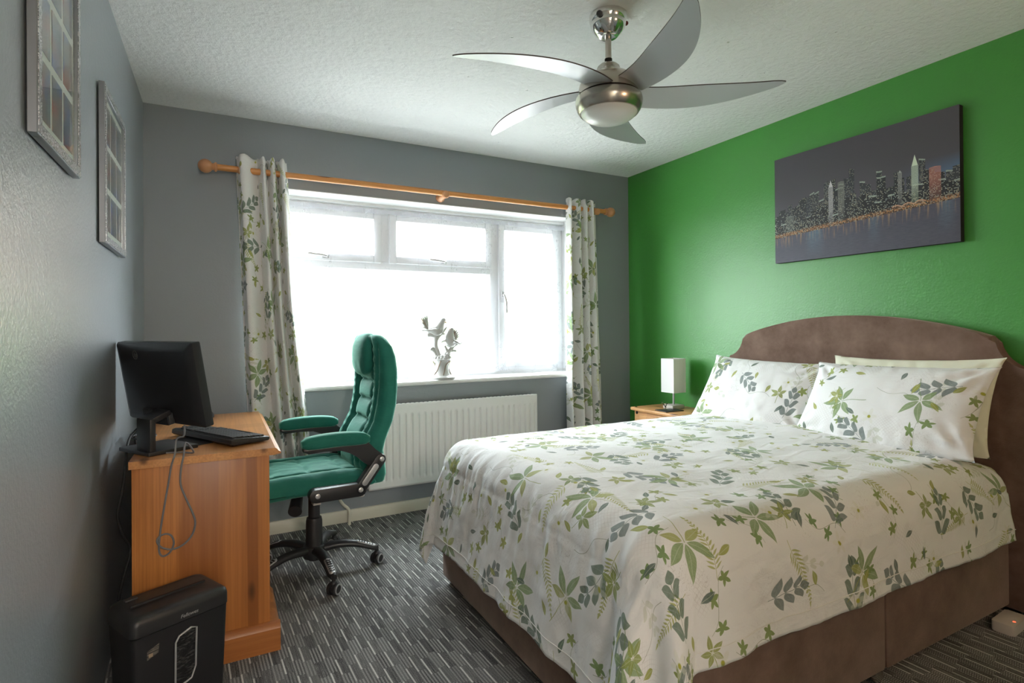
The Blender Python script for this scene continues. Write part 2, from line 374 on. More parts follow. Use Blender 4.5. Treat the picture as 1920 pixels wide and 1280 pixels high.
def net_mat():
    mt = bpy.data.materials.new('white_lace_net'); mt.use_nodes = True; nt = mt.node_tree; g = G(nt)
    nt.nodes.remove(nt.nodes['Principled BSDF']); out = nt.nodes['Material Output']
    uv = E(g, g.n('ShaderNodeUVMap').outputs[0]); u, v, _ = g.sep(uv)
    mesh = g.noise(uv, 900, 1)
    n = g.noise(g.mapv(uv, (1, 0.55, 1)), 24, 3, 0.5, dist=1.6)
    lace = g.clamp((0.06 - g.abs(g.fract(n * 4.0) - 0.5)) * 22.0) * g.clamp((g.noise(g.mapv(uv, (1, 0.25, 1)), 5.5, 1) - 0.47) * 8.0)
    hem = g.clamp((0.055 - v) * 60.0) * 0.14; head = g.clamp((v - 1.085) * 60.0) * 0.25
    dens = g.clamp(mesh * 0.05 + 0.060 + lace * 0.24 + hem + head)
    d = g.n('ShaderNodeBsdfDiffuse', {'Color': (0.80, 0.80, 0.90)}); t = g.n('ShaderNodeBsdfTranslucent', {'Color': (0.80, 0.80, 0.90)})
    ad = g.n('ShaderNodeMixShader', {0: 0.5, 1: d.outputs[0], 2: t.outputs[0]}); tr = g.n('ShaderNodeBsdfTransparent')
    mx = g.n('ShaderNodeMixShader', {0: dens, 1: tr.outputs[0], 2: ad.outputs[0]}); nt.links.new(mx.outputs[0], out.inputs[0]); return mt
NET = net_mat()
def glass_mat(name, ior=1.45, tint=(0.96, 0.98, 0.97)):
    mt = bpy.data.materials.new(name); mt.use_nodes = True; nt = mt.node_tree; g = G(nt)
    nt.nodes.remove(nt.nodes['Principled BSDF']); out = nt.nodes['Material Output']
    tr = g.n('ShaderNodeBsdfTransparent', {'Color': tint}); gl = g.n('ShaderNodeBsdfGlossy', {'Color': (1, 1, 1), 'Roughness': 0.02})
    fr = g.n('ShaderNodeFresnel', {'IOR': ior}); bf = g.n('ShaderNodeNewGeometry').outputs['Backfacing']
    k = E(g, fr.outputs[0]) * (1.0 - E(g, bf)); mx = g.n('ShaderNodeMixShader', {0: k, 1: tr.outputs[0], 2: gl.outputs[0]})
    nt.links.new(mx.outputs[0], out.inputs[0]); return mt
GLASS = glass_mat('window_glass')
PICGLASS = glass_mat('non_reflective_picture_glass', ior=1.2)
def _city(g):
    u, v, _ = g.sep(E(g, g.n('ShaderNodeUVMap').outputs[0])); uv = g.xyz(u, v)
    shore = 0.235 + u * 0.085                       # waterline rises to the right, as printed
    sky = g.mix(g.clamp(g.noise(g.xyz(u * 2.0, v * 1.5), 1.0, 2)), (0.070, 0.064, 0.080), (0.088, 0.081, 0.096))
    glow = g.clamp((u - 0.72) * 3.2) * g.clamp(1.0 - g.abs(v - 0.52) * 7.0)
    col = g.mix(glow * 0.8, sky, (0.10, 0.20, 0.36)); col = g.mix(g.clamp((u - 0.88) * 7.0) * g.clamp(1.0 - g.abs(v - 0.45) * 12.0), col, (0.35, 0.20, 0.14))
    env = 0.20 + g.clamp(1.0 - g.abs(u - 0.42) * 2.8) * 0.13 + g.clamp(1.0 - g.abs(u - 0.80) * 6.0) * 0.06
    for k, (nc, hmul, base, lite, dens) in enumerate([(34, 1.25, (0.040, 0.040, 0.050), 0.55, 0.50), (22, 1.0, (0.026, 0.026, 0.032), 0.8, 0.56), (30, 0.62, (0.018, 0.018, 0.022), 1.0, 0.50)]):
        cu = u * float(nc) + k * 0.37; i = g.floor(cu); r, rc = g.white(g.xyz(i, k * 5.0 + 2.0))
        top = shore + env * hmul * (0.45 + r * 0.85)
        b = g.m('LESS_THAN', v, top) * g.m('GREATER_THAN', v, shore)
        wx = g.fract(u * 190.0); wy = g.fract(v * 105.0); wr, wc = g.white(g.xyz(g.floor(u * 190.0), g.floor(v * 105.0), float(k)))
        lit = g.m('GREATER_THAN', wr, dens + rc[1] * 0.30) * g.m('LESS_THAN', g.abs(wx - 0.5), 0.36) * g.m('LESS_THAN', g.abs(wy - 0.5), 0.30) * wc[0]
        wcol = g.mix(wc[1], (0.62, 0.55, 0.36), (0.50, 0.58, 0.55))
        bc = g.mix(lit * lite * 0.85, base, wcol); col = g.mix(b, col, bc)
        edge = g.m('LESS_THAN', g.abs(top - v - 0.008), 0.006) * g.m('GREATER_THAN', rc[2], 0.8)
        col = g.mix(edge * 0.6, col, (0.45, 0.52, 0.45))
    def tower(col, uc, hw, top, c, cap):
        n = g.noise(g.xyz(u * 330.0, v * 150.0), 1.0, 1)
        b = g.m('LESS_THAN', g.abs(u - uc), hw) * g.m('LESS_THAN', v, top) * g.m('GREATER_THAN', v, shore)
        col = g.mix(b * (0.20 + n * 0.75) * g.clamp((v - shore) * 5.0), col, c)
        sp = g.m('LESS_THAN', g.abs(u - uc), g.max((top + cap - v) * (hw * 0.9 / cap), 0.0)) * g.m('GREATER_THAN', v, top)
        return g.mix(sp * 0.95, col, tuple(min(1, q * 1.25) for q in c))
    col = tower(col, 0.365, 0.014, 0.615, (0.52, 0.50, 0.52), 0.06); col = tower(col, 0.425, 0.019, 0.64, (0.22, 0.22, 0.20), 0.004)
    col = tower(col, 0.735, 0.010, 0.60, (0.30, 0.30, 0.29), 0.02); col = tower(col, 0.805, 0.016, 0.63, (0.52, 0.60, 0.48), 0.085)
    col = tower(col, 0.895, 0.026, 0.585, (0.50, 0.20, 0.15), 0.004); col = tower(col, 0.105, 0.027, 0.43, (0.20, 0.22, 0.20), 0.003)
    bn = g.noise(g.xyz(u * 120.0, v * 60.0), 1.0, 3, 0.7)
    band = g.clamp(1.0 - g.abs(v - shore - 0.020) * 38.0) * g.clamp((bn - 0.40) * 4.0)
    col = g.mix(band * 0.8, col, (0.75, 0.33, 0.12))
    pier = g.clamp(1.0 - g.abs(v - shore - 0.032 - g.abs(g.sin(u * 55.0)) * 0.018) * 130.0) * g.m('LESS_THAN', g.abs(u - 0.775), 0.08)
    col = g.mix(pier * 0.8, col, (0.80, 0.42, 0.26))
    water = g.m('LESS_THAN', v, shore); d = shore - v
    st = g.noise(g.xyz(u * 70.0, v * 4.0), 1.0, 2); cl = g.noise(g.xyz(u * 6.0, 0.0), 1.0, 1)
    rip = g.noise(g.xyz(u * 30.0, v * 140.0), 1.0, 3, 0.6)
    wcol = g.mix(rip, (0.052, 0.050, 0.075), (0.105, 0.100, 0.135))
    wcol = g.mix(g.clamp((st - 0.50) * 5.0) * g.clamp(1.0 - d * 9.0) * 0.7, wcol, (0.55, 0.30, 0.13))
    wcol = g.mix(g.clamp((cl - 0.52) * 6.0) * rip * g.clamp(1.0 - d * 4.0) * 0.7, wcol, (0.14, 0.28, 0.40))
    col = g.mix(water, col, wcol)
    return {'Base Color': col, 'Roughness': 0.5, 'Specular IOR Level': 0.4}
CITY = mat('printed_night_skyline', _city)
CANVAS_SIDE = plain('black_canvas_edge', (0.012, 0.011, 0.014), 0.8)
def _brick(g):
    b = g.n('ShaderNodeTexBrick', {'Vector': g.mapv(g.coord(), (1, 1, 1), (radians(90), 0, 0)), 'Color1': (0.42, 0.26, 0.18, 1), 'Color2': (0.36, 0.22, 0.15, 1), 'Mortar': (0.5, 0.47, 0.42, 1), 'Scale': 4.0})
    return {'Base Color': E(g, b.outputs[0]), 'Roughness': 0.9}
BRICK = mat('far_house_brick', _brick)
TILE = plain('far_roof_tile', (0.22, 0.13, 0.10), 0.8)
HEDGE = plain('hedge_green', (0.10, 0.17, 0.05), 0.9, var=0.5, scale=9, bump=0.5)
PAVING = plain('pale_paving', (0.40, 0.39, 0.37), 0.9, var=0.1, scale=3)

# ------------------------------------------------------------------ mesh helpers
def obj(name, bm, mt, parent=None, sharp=40, smooth=True, sub=0):
    bmesh.ops.recalc_face_normals(bm, faces=bm.faces)
    me = bpy.data.meshes.new(name); bm.to_mesh(me); bm.free()
    for p in me.polygons: p.use_smooth = smooth
    if smooth and sharp is not None: me.set_sharp_from_angle(angle=radians(sharp))
    for q in (mt if isinstance(mt, (list, tuple)) else [mt]): me.materials.append(q)
    o = bpy.data.objects.new(name, me); COL.objects.link(o)
    if parent is not None: o.parent = parent
    if sub: md = o.modifiers.new('smooth', 'SUBSURF'); md.levels = md.render_levels = sub
    return o
def thing(name, label, cat, loc=(0, 0, 0), rz=0, group=None):
    o = bpy.data.objects.new(name, None); COL.objects.link(o); o.location = loc; o.rotation_euler = (0, 0, rz)
    o.empty_display_size = 0.1; o['label'] = label; o['category'] = cat
    if group: o['group'] = group
    return o
def tag(o, label, cat, group=None):
    o['label'] = label; o['category'] = cat
    if group: o['group'] = group
    return o
def struct(o): o['kind'] = 'structure'; return o
def B(): return bmesh.new()
def box(bm, x0, x1, y0, y1, z0, z1, bev=0.0, seg=2, M=None):
    r = bmesh.ops.create_cube(bm, size=1.0)
    T = Matrix.Translation(((x0 + x1) / 2, (y0 + y1) / 2, (z0 + z1) / 2)) @ Matrix.Diagonal((x1 - x0, y1 - y0, z1 - z0, 1))
    if M is not None: T = M @ T
    vs = r['verts']
    for v in vs: v.co = T @ v.co
    if bev:
        es = list({e for v in vs for e in v.link_edges})
        bmesh.ops.bevel(bm, geom=es, offset=bev, segments=seg, profile=0.5, affect='EDGES')
    return bm
def frame_of(d):
    d = d.normalized(); a = Vector((0, 0, 1)) if abs(d.z) < 0.9 else Vector((1, 0, 0))
    s = d.cross(a).normalized(); return s, s.cross(d).normalized()
def loft(bm, rings, cap0=True, cap1=True, closed=True):
    R = [[bm.verts.new(p) for p in r] for r in rings]; n = len(R[0])
    for a, b in zip(R, R[1:]):
        for i in range(n if closed else n - 1):
            j = (i + 1) % n; bm.faces.new((a[i], a[j], b[j], b[i]))
    if cap0 and closed: bm.faces.new(R[0][::-1])
    if cap1 and closed: bm.faces.new(R[-1])
    return bm
def spline(pts, n=6):
    pts = [Vector(p) for p in pts]; out = []
    for i in range(len(pts) - 1):
        p0, p1, p2, p3 = pts[max(i - 1, 0)], pts[i], pts[i + 1], pts[min(i + 2, len(pts) - 1)]
        for k in range(n):
            t = k / n
            out.append(0.5 * ((2 * p1) + (p2 - p0) * t + (2 * p0 - 5 * p1 + 4 * p2 - p3) * t * t + (3 * p1 - p0 - 3 * p2 + p3) * t ** 3))
    out.append(pts[-1]); return out
def tube(bm, pts, r, seg=10, n=6, flat=1.0):
    rs = r if isinstance(r, (list, tuple)) else [r] * len(pts)
    P = spline(pts, n) if n > 1 else [Vector(p) for p in pts]
    m_ = len(P) - 1; rings = []; s = None
    for i, p in enumerate(P):
        d = (P[min(i + 1, m_)] - P[max(i - 1, 0)])
        if d.length < 1e-9: d = Vector((0, 0, 1))
        d.normalize()
        if s is None: s, t = frame_of(d)
        else: s = (s - d * s.dot(d)).normalized(); t = s.cross(d).normalized()
        f = i / m_ * (len(rs) - 1); k = min(int(f), len(rs) - 2) if len(rs) > 1 else 0
        rr = rs[k] + (rs[k + 1] - rs[k]) * (f - k) if len(rs) > 1 else rs[0]
        rings.append([p + s * cos(2 * pi * q / seg) * rr + t * sin(2 * pi * q / seg) * rr * flat for q in range(seg)])
    return loft(bm, rings)
def cyl(bm, p0, p1, r0, r1=None, seg=20):
    r1 = r0 if r1 is None else r1; p0, p1 = Vector(p0), Vector(p1); s, t = frame_of(p1 - p0)
    return loft(bm, [[p + (s * cos(2 * pi * q / seg) + t * sin(2 * pi * q / seg)) * r for q in range(seg)] for p, r in ((p0, r0), (p1, r1))])
def lathe(bm, prof, c=(0, 0, 0), axis='z', seg=32, cap=True):
    rings = []
    for r, h in prof:
        ring = []
        for q in range(seg):
            a = 2 * pi * q / seg; x, y = r * cos(a), r * sin(a)
            p = (x, y, h) if axis == 'z' else ((h, x, y) if axis == 'x' else (y, h, x))
            ring.append((c[0] + p[0], c[1] + p[1], c[2] + p[2]))
        rings.append(ring)
    return loft(bm, rings, cap, cap)
def ellipsoid(bm, c, r, seg=20, rings=12, M=None):
    rr = bmesh.ops.create_uvsphere(bm, u_segments=seg, v_segments=rings, radius=1.0)
    T = Matrix.Translation(c) @ (M.to_4x4() if M is not None else Matrix()) @ Matrix.Diagonal((*r, 1))
    for v in rr['verts']: v.co = T @ v.co
    return bm
def prism(bm, pts, axis, a0, a1, bev=0.0):
    def mk(p, h): return {'x': (h, p[0], p[1]), 'y': (p[0], h, p[1]), 'z': (p[0], p[1], h)}[axis]
    A = [bm.verts.new(mk(p, a0)) for p in pts]; Bv = [bm.verts.new(mk(p, a1)) for p in pts]; n = len(pts)
    fa = bm.faces.new(A); fb = bm.faces.new(Bv[::-1])
    for i in range(n): bm.faces.new((A[i], Bv[i], Bv[(i + 1) % n], A[(i + 1) % n]))
    if bev:
        es = list(fa.edges) + list(fb.edges)
        bmesh.ops.bevel(bm, geom=es, offset=bev, segments=2, profile=0.5, affect='EDGES')
    return bm
def grid(bm, nu, nv, fn, uvfn=None, closed=False):
    V = [[bm.verts.new(fn(i / (nu - 1), j / (nv - 1))) for j in range(nv)] for i in range(nu)]
    uvl = bm.loops.layers.uv.verify() if uvfn else None
    for i in range(nu - 1):
        for j in range(nv - 1):
            f = bm.faces.new((V[i][j], V[i + 1][j], V[i + 1][j + 1], V[i][j + 1]))
            if uvfn:
                for lp, (a, b) in zip(f.loops, ((i, j), (i + 1, j), (i + 1, j + 1), (i, j + 1))):
                    lp[uvl].uv = uvfn(a / (nu - 1), b / (nv - 1))
    return bm
def rounded(x0, x1, y0, y1, r, n=5):
    out = []
    for cx, cy, a in ((x1 - r, y1 - r, 0), (x0 + r, y1 - r, 90), (x0 + r, y0 + r, 180), (x1 - r, y0 + r, 270)):
        for k in range(n + 1):
            t = radians(a + 90 * k / n); out.append((cx + r * cos(t), cy + r * sin(t)))
    return out
def bx(name, mt, parent, *a, bev=0.003, **k): return obj(name, box(B(), *a, bev=bev, **k), mt, parent)
def NZ(x, y, z=0.0): return noise.noise(Vector((x, y, z)))

# ------------------------------------------------------------------ room shell
T = 0.30
WX0, WX1, WZ0, WZ1 = 0.20, 2.415, 0.845, 2.024      # window opening
b = B(); box(b, XL - 0.12, XR + 0.12, YB - 0.12, YW + T, -0.12, 0.0); struct(obj('floor', b, CARPET))
b = B(); box(b, XL - 0.12, XR + 0.12, YB - 0.12, YW + T, H, H + 0.12); struct(obj('ceiling', b, CEIL))
b = B(); box(b, XL - 0.12, XL, YB, YW, 0, H); struct(obj('wall_left', b, WALL_GREY))
b = B(); box(b, XR, XR + 0.12, YB, YW, 0, H); struct(obj('wall_right', b, WALL_GREEN))
b = B()
for a in ((XL - 0.12, WX0, 0, H), (WX1, XR + 0.12, 0, H), (WX0, WX1, 0, WZ0 - 0.03), (WX0, WX1, WZ1, H)): box(b, a[0], a[1], YW, YW + T, a[2], a[3])
struct(obj('wall_window', b, WALL_GREY2, sharp=20))
DX0, DX1, DZ = -0.25, 0.55, 2.02                     # doorway behind the camera
b = B()
for a in ((XL - 0.12, DX0, 0, H), (DX1, XR + 0.12, 0, H), (DX0, DX1, DZ, H)): box(b, a[0], a[1], YB - 0.12, YB, a[2], a[3])
struct(obj('wall_back', b, WALL_GREY2))
b = B(); box(b, -1.0, 1.6, -2.9, -2.8, 0, H); box(b, -1.1, -1.0, -2.9, YB - 0.12, 0, H); box(b, 1.6, 1.7, -2.9, YB - 0.12, 0, H); struct(obj('wall_hall', b, CREAM))
b = B(); box(b, -1.1, 1.7, -2.9, YB - 0.12, -0.12, 0.0); struct(obj('floor_hall', b, CARPET))
b = B(); box(b, -1.1, 1.7, -2.9, YB - 0.12, H, H + 0.12); struct(obj('ceiling_hall', b, CEIL))
b = B(); box(b, DX0 - 0.06, DX0, YB, YB + 0.018, 0, DZ + 0.06, 0.004); box(b, DX1, DX1 + 0.06, YB, YB + 0.018, 0, DZ + 0.06, 0.004); box(b, DX0, DX1, YB, YB + 0.018, DZ, DZ + 0.06, 0.004)
struct(obj('trim_1', b, WHITE))
d1 = bx('door_1', PINE_V, None, DX1 - 0.035, DX1, YB - 0.95, YB - 0.13, 0.01, DZ - 0.005); struct(d1)
obj('door_handle', tube(B(), [(DX1 - 0.036, YB - 0.85, 1.0), (DX1 - 0.085, YB - 0.85, 1.0), (DX1 - 0.09, YB - 0.75, 1.0)], 0.009), CHROME, d1)
def skirt(name, pts_fn, a0, a1):
    prof = [(0, 0), (0.018, 0), (0.018, 0.048), (0.014, 0.060), (0.010, 0.070), (0, 0.072)]
    b = B(); loft(b, [[pts_fn(s, d, z) for d, z in prof] for s in (a0, a1)]); return struct(obj(name, b, CREAM, sharp=30))
skirt('baseboard_window', lambda s, d, z: (s, YW - d, z), XL, XR)
skirt('baseboard_right', lambda s, d, z: (XR - d, s, z), YB, YW - 0.018)

# ------------------------------------------------------------------ window
YF = 3.69
win = struct(thing('window_1', 'white upvc window behind net curtain', 'window', (0, 0, 0)))
del win['label']; del win['category']
b = B()
def bar(x0, x1, z0, z1, y0=YF, y1=YF + 0.065, bev=0.004): box(b, x0, x1, y0, y1, z0, z1, bev)
bar(WX0, WX0 + 0.055, WZ0, WZ1); bar(WX1 - 0.055, WX1, WZ0, WZ1)
bar(WX0 + 0.055, WX1 - 0.055, WZ1 - 0.06, WZ1); bar(WX0 + 0.055, WX1 - 0.055, WZ0, WZ0 + 0.055)
obj('outer_frame', b, UPVC, win)
b = B(); bar(1.775, 1.845, WZ0 + 0.055, WZ1 - 0.06); bar(WX0 + 0.055, 1.775, 1.585, 1.64); bar(0.955, 1.02, 1.64, WZ1 - 0.06)
obj('mullion', b, UPVC, win)
def sash(x0, x1, z0, z1, w_=0.05):
    global b
    b = B(); y0, y1 = YF - 0.018, YF + 0.05
    bar(x0, x0 + w_, z0, z1, y0, y1, 0.006); bar(x1 - w_, x1, z0, z1, y0, y1, 0.006)
    bar(x0 + w_, x1 - w_, z0, z0 + w_, y0, y1, 0.006); bar(x0 + w_, x1 - w_, z1 - w_, z1, y0, y1, 0.006)
    s = obj('sash', b, UPVC, win); pane(x0 + w_, x1 - w_, z0 + w_, z1 - w_, s)
def pane(x0, x1, z0, z1, par):
    obj('glass_pane', box(B(), x0, x1, YF + 0.022, YF + 0.028, z0, z1), GLASS, par)
sash(WX0 + 0.05, 0.96, 1.63, WZ1 - 0.055); sash(1.015, 1.78, 1.63, WZ1 - 0.055); sash(1.84, WX1 - 0.05, WZ0 + 0.05, WZ1 - 0.055)
pane(WX0 + 0.055, 1.775, WZ0 + 0.055, 1.585, win)
for hx, hz in ((0.60, 1.655), (1.40, 1.655)):
    b = B(); box(b, hx - 0.02, hx + 0.02, YF - 0.032, YF - 0.018, hz - 0.012, hz + 0.012, 0.003)
    tube(b, [(hx, YF - 0.03, hz), (hx, YF - 0.05, hz), (hx - 0.04, YF - 0.055, hz + 0.006), (hx - 0.11, YF - 0.052, hz + 0.012)], 0.008); obj('handle', b, SILVER, win)
b = B(); box(b, 1.855, 1.88, YF - 0.032, YF - 0.018, 1.38, 1.46, 0.003)
tube(b, [(1.867, YF - 0.03, 1.43), (1.867, YF - 0.055, 1.43), (1.88, YF - 0.06, 1.38), (1.885, YF - 0.055, 1.30)], 0.009); obj('handle', b, SILVER, win)
# white lining of the reveal, its top bead and the sill
b = B(); box(b, WX0, WX1, YW + 0.002, YF, WZ1 - 0.004, WZ1 + 0.001); box(b, WX0 - 0.001, WX0 + 0.004, YW + 0.002, YF, WZ0, WZ1); box(b, WX1 - 0.004, WX1 + 0.001, YW + 0.002, YF, WZ0, WZ1)
struct(obj('trim_2', b, WHITE))
b = B(); box(b, WX0, WX1, 3.655, 3.69, WZ1 - 0.022, WZ1, 0.004); struct(obj('trim_3', b, WHITE))
prof = [(YF, 0.815), (YW - 0.02, 0.815), (YW - 0.030, 0.820), (YW - 0.034, 0.830), (YW - 0.030, 0.841), (YW - 0.020, 0.846), (YF, 0.846)]
b = B(); prism(b, prof, 'x', WX0 - 0.03, WX1 + 0.03)
struct(obj('trim_4', b, WHITE))

# ------------------------------------------------------------------ outside
b = B(); box(b, -30, 40, YW + T, 60, -0.35, -0.30); struct(obj('ground_outside', b, PAVING))
hs = thing('house', 'pale brick house across the street, faint beyond the net curtain', 'house', (8.0, 17.0, -0.30))
obj('wall', box(B(), -4, 4.5, 0, 7, 0, 5), BRICK, hs)
b = B(); prism(b, [(-4.4, 4.9), (4.9, 4.9), (0.25, 7.3)], 'y', -0.3, 7.3); obj('roof', b, TILE, hs)
obj('chimney', box(B(), -3.2, -2.2, 2, 3, 5.0, 8.0), BRICK, hs)
for x in (-2.6, 1.2):
    for z in (0.9, 3.1):
        wo = obj('window', box(B(), x, x + 1.4, -0.05, 0.05, z, z + 1.2, 0.01), UPVC, hs)
        obj('pane', box(B(), x + 0.1, x + 1.3, -0.06, -0.05, z + 0.1, z + 1.1), PAVING, wo)
b = B()
grid(b, 60, 12, lambda u, v: (-3 + 6.5 * u, 9.0 - 0.6 * sin(pi * v) + 0.12 * NZ(u * 20, v * 6), -0.30 + 1.5 * v + 0.10 * NZ(u * 25, v * 5, 3)))
md = obj('hedge', b, HEDGE); tag(md, 'low green hedge across the front garden, faint beyond net curtain', 'hedge')
s = md.modifiers.new('thick', 'SOLIDIFY'); s.thickness = 0.7; s.offset = 0

# ------------------------------------------------------------------ net curtain
b = B(); NX0, NX1 = WX0 + 0.008, WX1 - 0.008; NT = 1.985
def netf(u, v):
    x = NX0 + (NX1 - NX0) * u; a = u * 2.2 * 1.8
    z0 = 0.856 + 0.016 * abs(sin(u * 40)); z = z0 + (NT - z0) * v
    y = 3.648 + 0.010 * sin(a * 2 * pi * 3.2 + 1.5 * NZ(u * 6, 1)) * (0.6 + 0.6 * (1 - v)) + 0.006 * NZ(u * 30, v * 3)
    return (x, y, z)
grid(b, 520, 26, netf, lambda u, v: (u * 3.3, v * 1.13))
tag(obj('net_curtain', b, NET, sharp=None), 'sheer white lace net curtain hanging across the bright window', 'net curtain')
# ------------------------------------------------------------------ curtain pole and curtains
PY, PZ = YW - 0.09, 2.077
pole = thing('curtain_pole', 'honey varnished wooden curtain pole above the window', 'curtain pole', (1.306, PY, PZ))
obj('rod', cyl(B(), (-1.325, 0, 0), (1.325, 0, 0), 0.0175, seg=24), POLE, pole)
for sgn in (-1, 1):
    pr = [(0.0175, 0), (0.024, 0.002), (0.026, 0.010), (0.019, 0.016), (0.018, 0.022)] + [(0.037 * sin(t), 0.056 - 0.037 * cos(t)) for t in [0.5 + k * (pi - 0.5) / 10 for k in range(10)]] + [(0.001, 0.093)]
    obj('finial', lathe(B(), [(r, sgn * (1.315 + h)) for r, h in pr], (0, 0, 0), 'x', 24), TURNED, pole)
for x in (-1.19, 0.006, 1.23):
    b = B(); lathe(b, [(0.030, 0.089), (0.030, 0.080), (0.022, 0.072), (0.019, 0.05), (0.019, 0.0), (0.024, -0.010), (0.026, -0.022), (0.020, -0.030), (0.004, -0.032)], (x, 0, -0.012), 'y', 20)
    obj('bracket', b, TURNED, pole)
def curtain(name, label, xl, xr, ztop, zbot, folds, widths, phase, clothw, seed):
    """xl, xr: functions of z for the two edges; the cloth zigzags through eyelets on the pole"""
    cum = [0]
    for q in widths: cum.append(cum[-1] + q)
    tot = cum[-1]; nseg = len(widths)
    def path(u):
        k = min(int(u * nseg), nseg - 1); f = u * nseg - k
        return (cum[k] + widths[k] * f) / tot
    def fn(u, v):
        z = zbot + (ztop - zbot) * v; a, c = xl(z), xr(z)
        low = 1 - v
        amp = 0.036 + 0.012 * low + 0.006 * NZ(u * 3, z * 1.3, seed)
        x = a + (c - a) * path(u) + 0.006 * NZ(u * 5, z * 2.0, seed + 4) * min(1, low * 3)
        y = PY - 0.004 + amp * sin(pi * nseg * u + phase) + 0.008 * low * NZ(u * 9, z * 3, seed)
        pinch = math.exp(-((z - PZ) / 0.05) ** 2)
        y = min(y, YW - 0.025)
        z2 = z + (0.006 * sin(pi * nseg * u * 2) * v if v > 0.97 else 0)
        return (x, y, z2)
    b = B(); grid(b, nseg * 22, 90, fn, lambda u, v: (u * clothw + seed, v * (ztop - zbot)))
    o = obj(name, b, CURTAIN, sharp=None); md = o.modifiers.new('thick', 'SOLIDIFY'); md.thickness = 0.003
    return tag(o, label, 'curtain', 'leaf-print curtains on the wooden pole')
curtain('curtain', 'leaf-print curtain left of the window, gathered beside the desk', lambda z: 0.082 + (2.15 - z) * 0.036, lambda z: 0.345 + (2.15 - z) * 0.074 - 0.02 * math.exp(-((z - 1.3) / .5) ** 2),
        2.152, 0.42, 4, [0.55, 2.3, 0.7, 0.75, 0.6, 0.8, 0.55, 0.9], 0.35 * pi, 0.92, 1.0)
curtain('curtain', 'leaf-print curtain right of the window, next to the green wall', lambda z: 2.272 - (2.15 - z) * 0.003, lambda z: 2.535 + (2.15 - z) * 0.03,
        2.14, 0.42, 4, [0.5, 1.0, 0.9, 0.6, 0.7, 0.55, 0.8, 0.9], 0.9 * pi, 0.80, 3.0)

# ------------------------------------------------------------------ radiator
rad = thing('radiator', 'long white panel radiator under the window sill', 'radiator', (1.40, YW, 0))
RX0, RX1, RZ0, RZ1 = -0.60, 0.596, 0.196, 0.715; RYF = -0.105
b = B(); n_r = 27; pitch = (RX1 - RX0 - 0.03) / n_r
def radf(u, v):
    x = RX0 + 0.004 + (RX1 - RX0 - 0.008) * u; z = RZ0 + 0.004 + (RZ1 - RZ0 - 0.008) * v
    q = ((x - RX0 - 0.015) / pitch) % 1.0; e = min(1, max(0, (min(z - RZ0 - 0.045, RZ1 - 0.062 - z)) / 0.015))
    pr = min(1, max(0, (0.5 - abs(q - 0.5) - 0.10) / 0.12)); pr = pr * pr * (3 - 2 * pr)
    return (x, RYF + 0.010 * e * (1 - pr), z)
grid(b, n_r * 12 + 1, 60, radf)
o = obj('panel', b, RAD, rad, sharp=None); md = o.modifiers.new('thick', 'SOLIDIFY'); md.thickness = 0.004; md.offset = 0
b = B(); box(b, RX0, RX1, RYF - 0.001, RYF + 0.013, RZ1 - 0.008, RZ1, 0.002); box(b, RX0, RX1, RYF - 0.001, RYF + 0.013, RZ0, RZ0 + 0.008, 0.002)
box(b, RX0, RX0 + 0.008, RYF - 0.001, RYF + 0.013, RZ0, RZ1, 0.002); box(b, RX1 - 0.008, RX1, RYF - 0.001, RYF + 0.013, RZ0, RZ1, 0.002); obj('rim', b, RAD, rad)
b = B(); box(b, RX0 + 0.01, RX1 - 0.01, -0.05, -0.038, RZ0 + 0.01, RZ1 - 0.015, 0.003); obj('back_panel', b, RAD, rad)
b = B()
for k in range(40): box(b, RX0 + 0.02 + k * 0.0296, RX0 + 0.036 + k * 0.0296, -0.088, -0.045, RZ1 - 0.012, RZ1 - 0.004)
obj('top_grille', b, RAD, rad)
obj('side_panel', box(B(), RX1 - 0.004, RX1 + 0.003, -0.094, -0.045, RZ0 + 0.01, RZ1 - 0.02, 0.002), RAD, rad)
obj('side_panel', box(B(), RX0 - 0.003, RX0 + 0.004, -0.094, -0.045, RZ0 + 0.01, RZ1 - 0.02, 0.002), RAD, rad)
b = B(); lathe(b, [(0.012, 0.16), (0.020, 0.165), (0.022, 0.20), (0.022, 0.24), (0.018, 0.275), (0.006, 0.28)], (RX0 - 0.04, -0.07, 0), 'z', 16); cyl(b, (RX0 - 0.04, -0.07, 0.21), (RX0 + 0.02, -0.07, 0.21), 0.010)
obj('valve', b, WHITEPL, rad)
obj('pipe', tube(B(), [(RX0 - 0.04, -0.07, 0.215), (-0.758, -0.074, 0.175), (-0.752, -0.074, 0.135), (-0.715, -0.068, 0.092), (-0.711, -0.066, 0.03), (-0.711, -0.066, 0.0)], 0.0095, 10), CREAM, rad)
for x in (-0.4, 0.4): obj('bracket', box(B(), x - 0.02, x + 0.02, -0.04, -0.002, 0.30, 0.62, 0.002), RAD, rad)

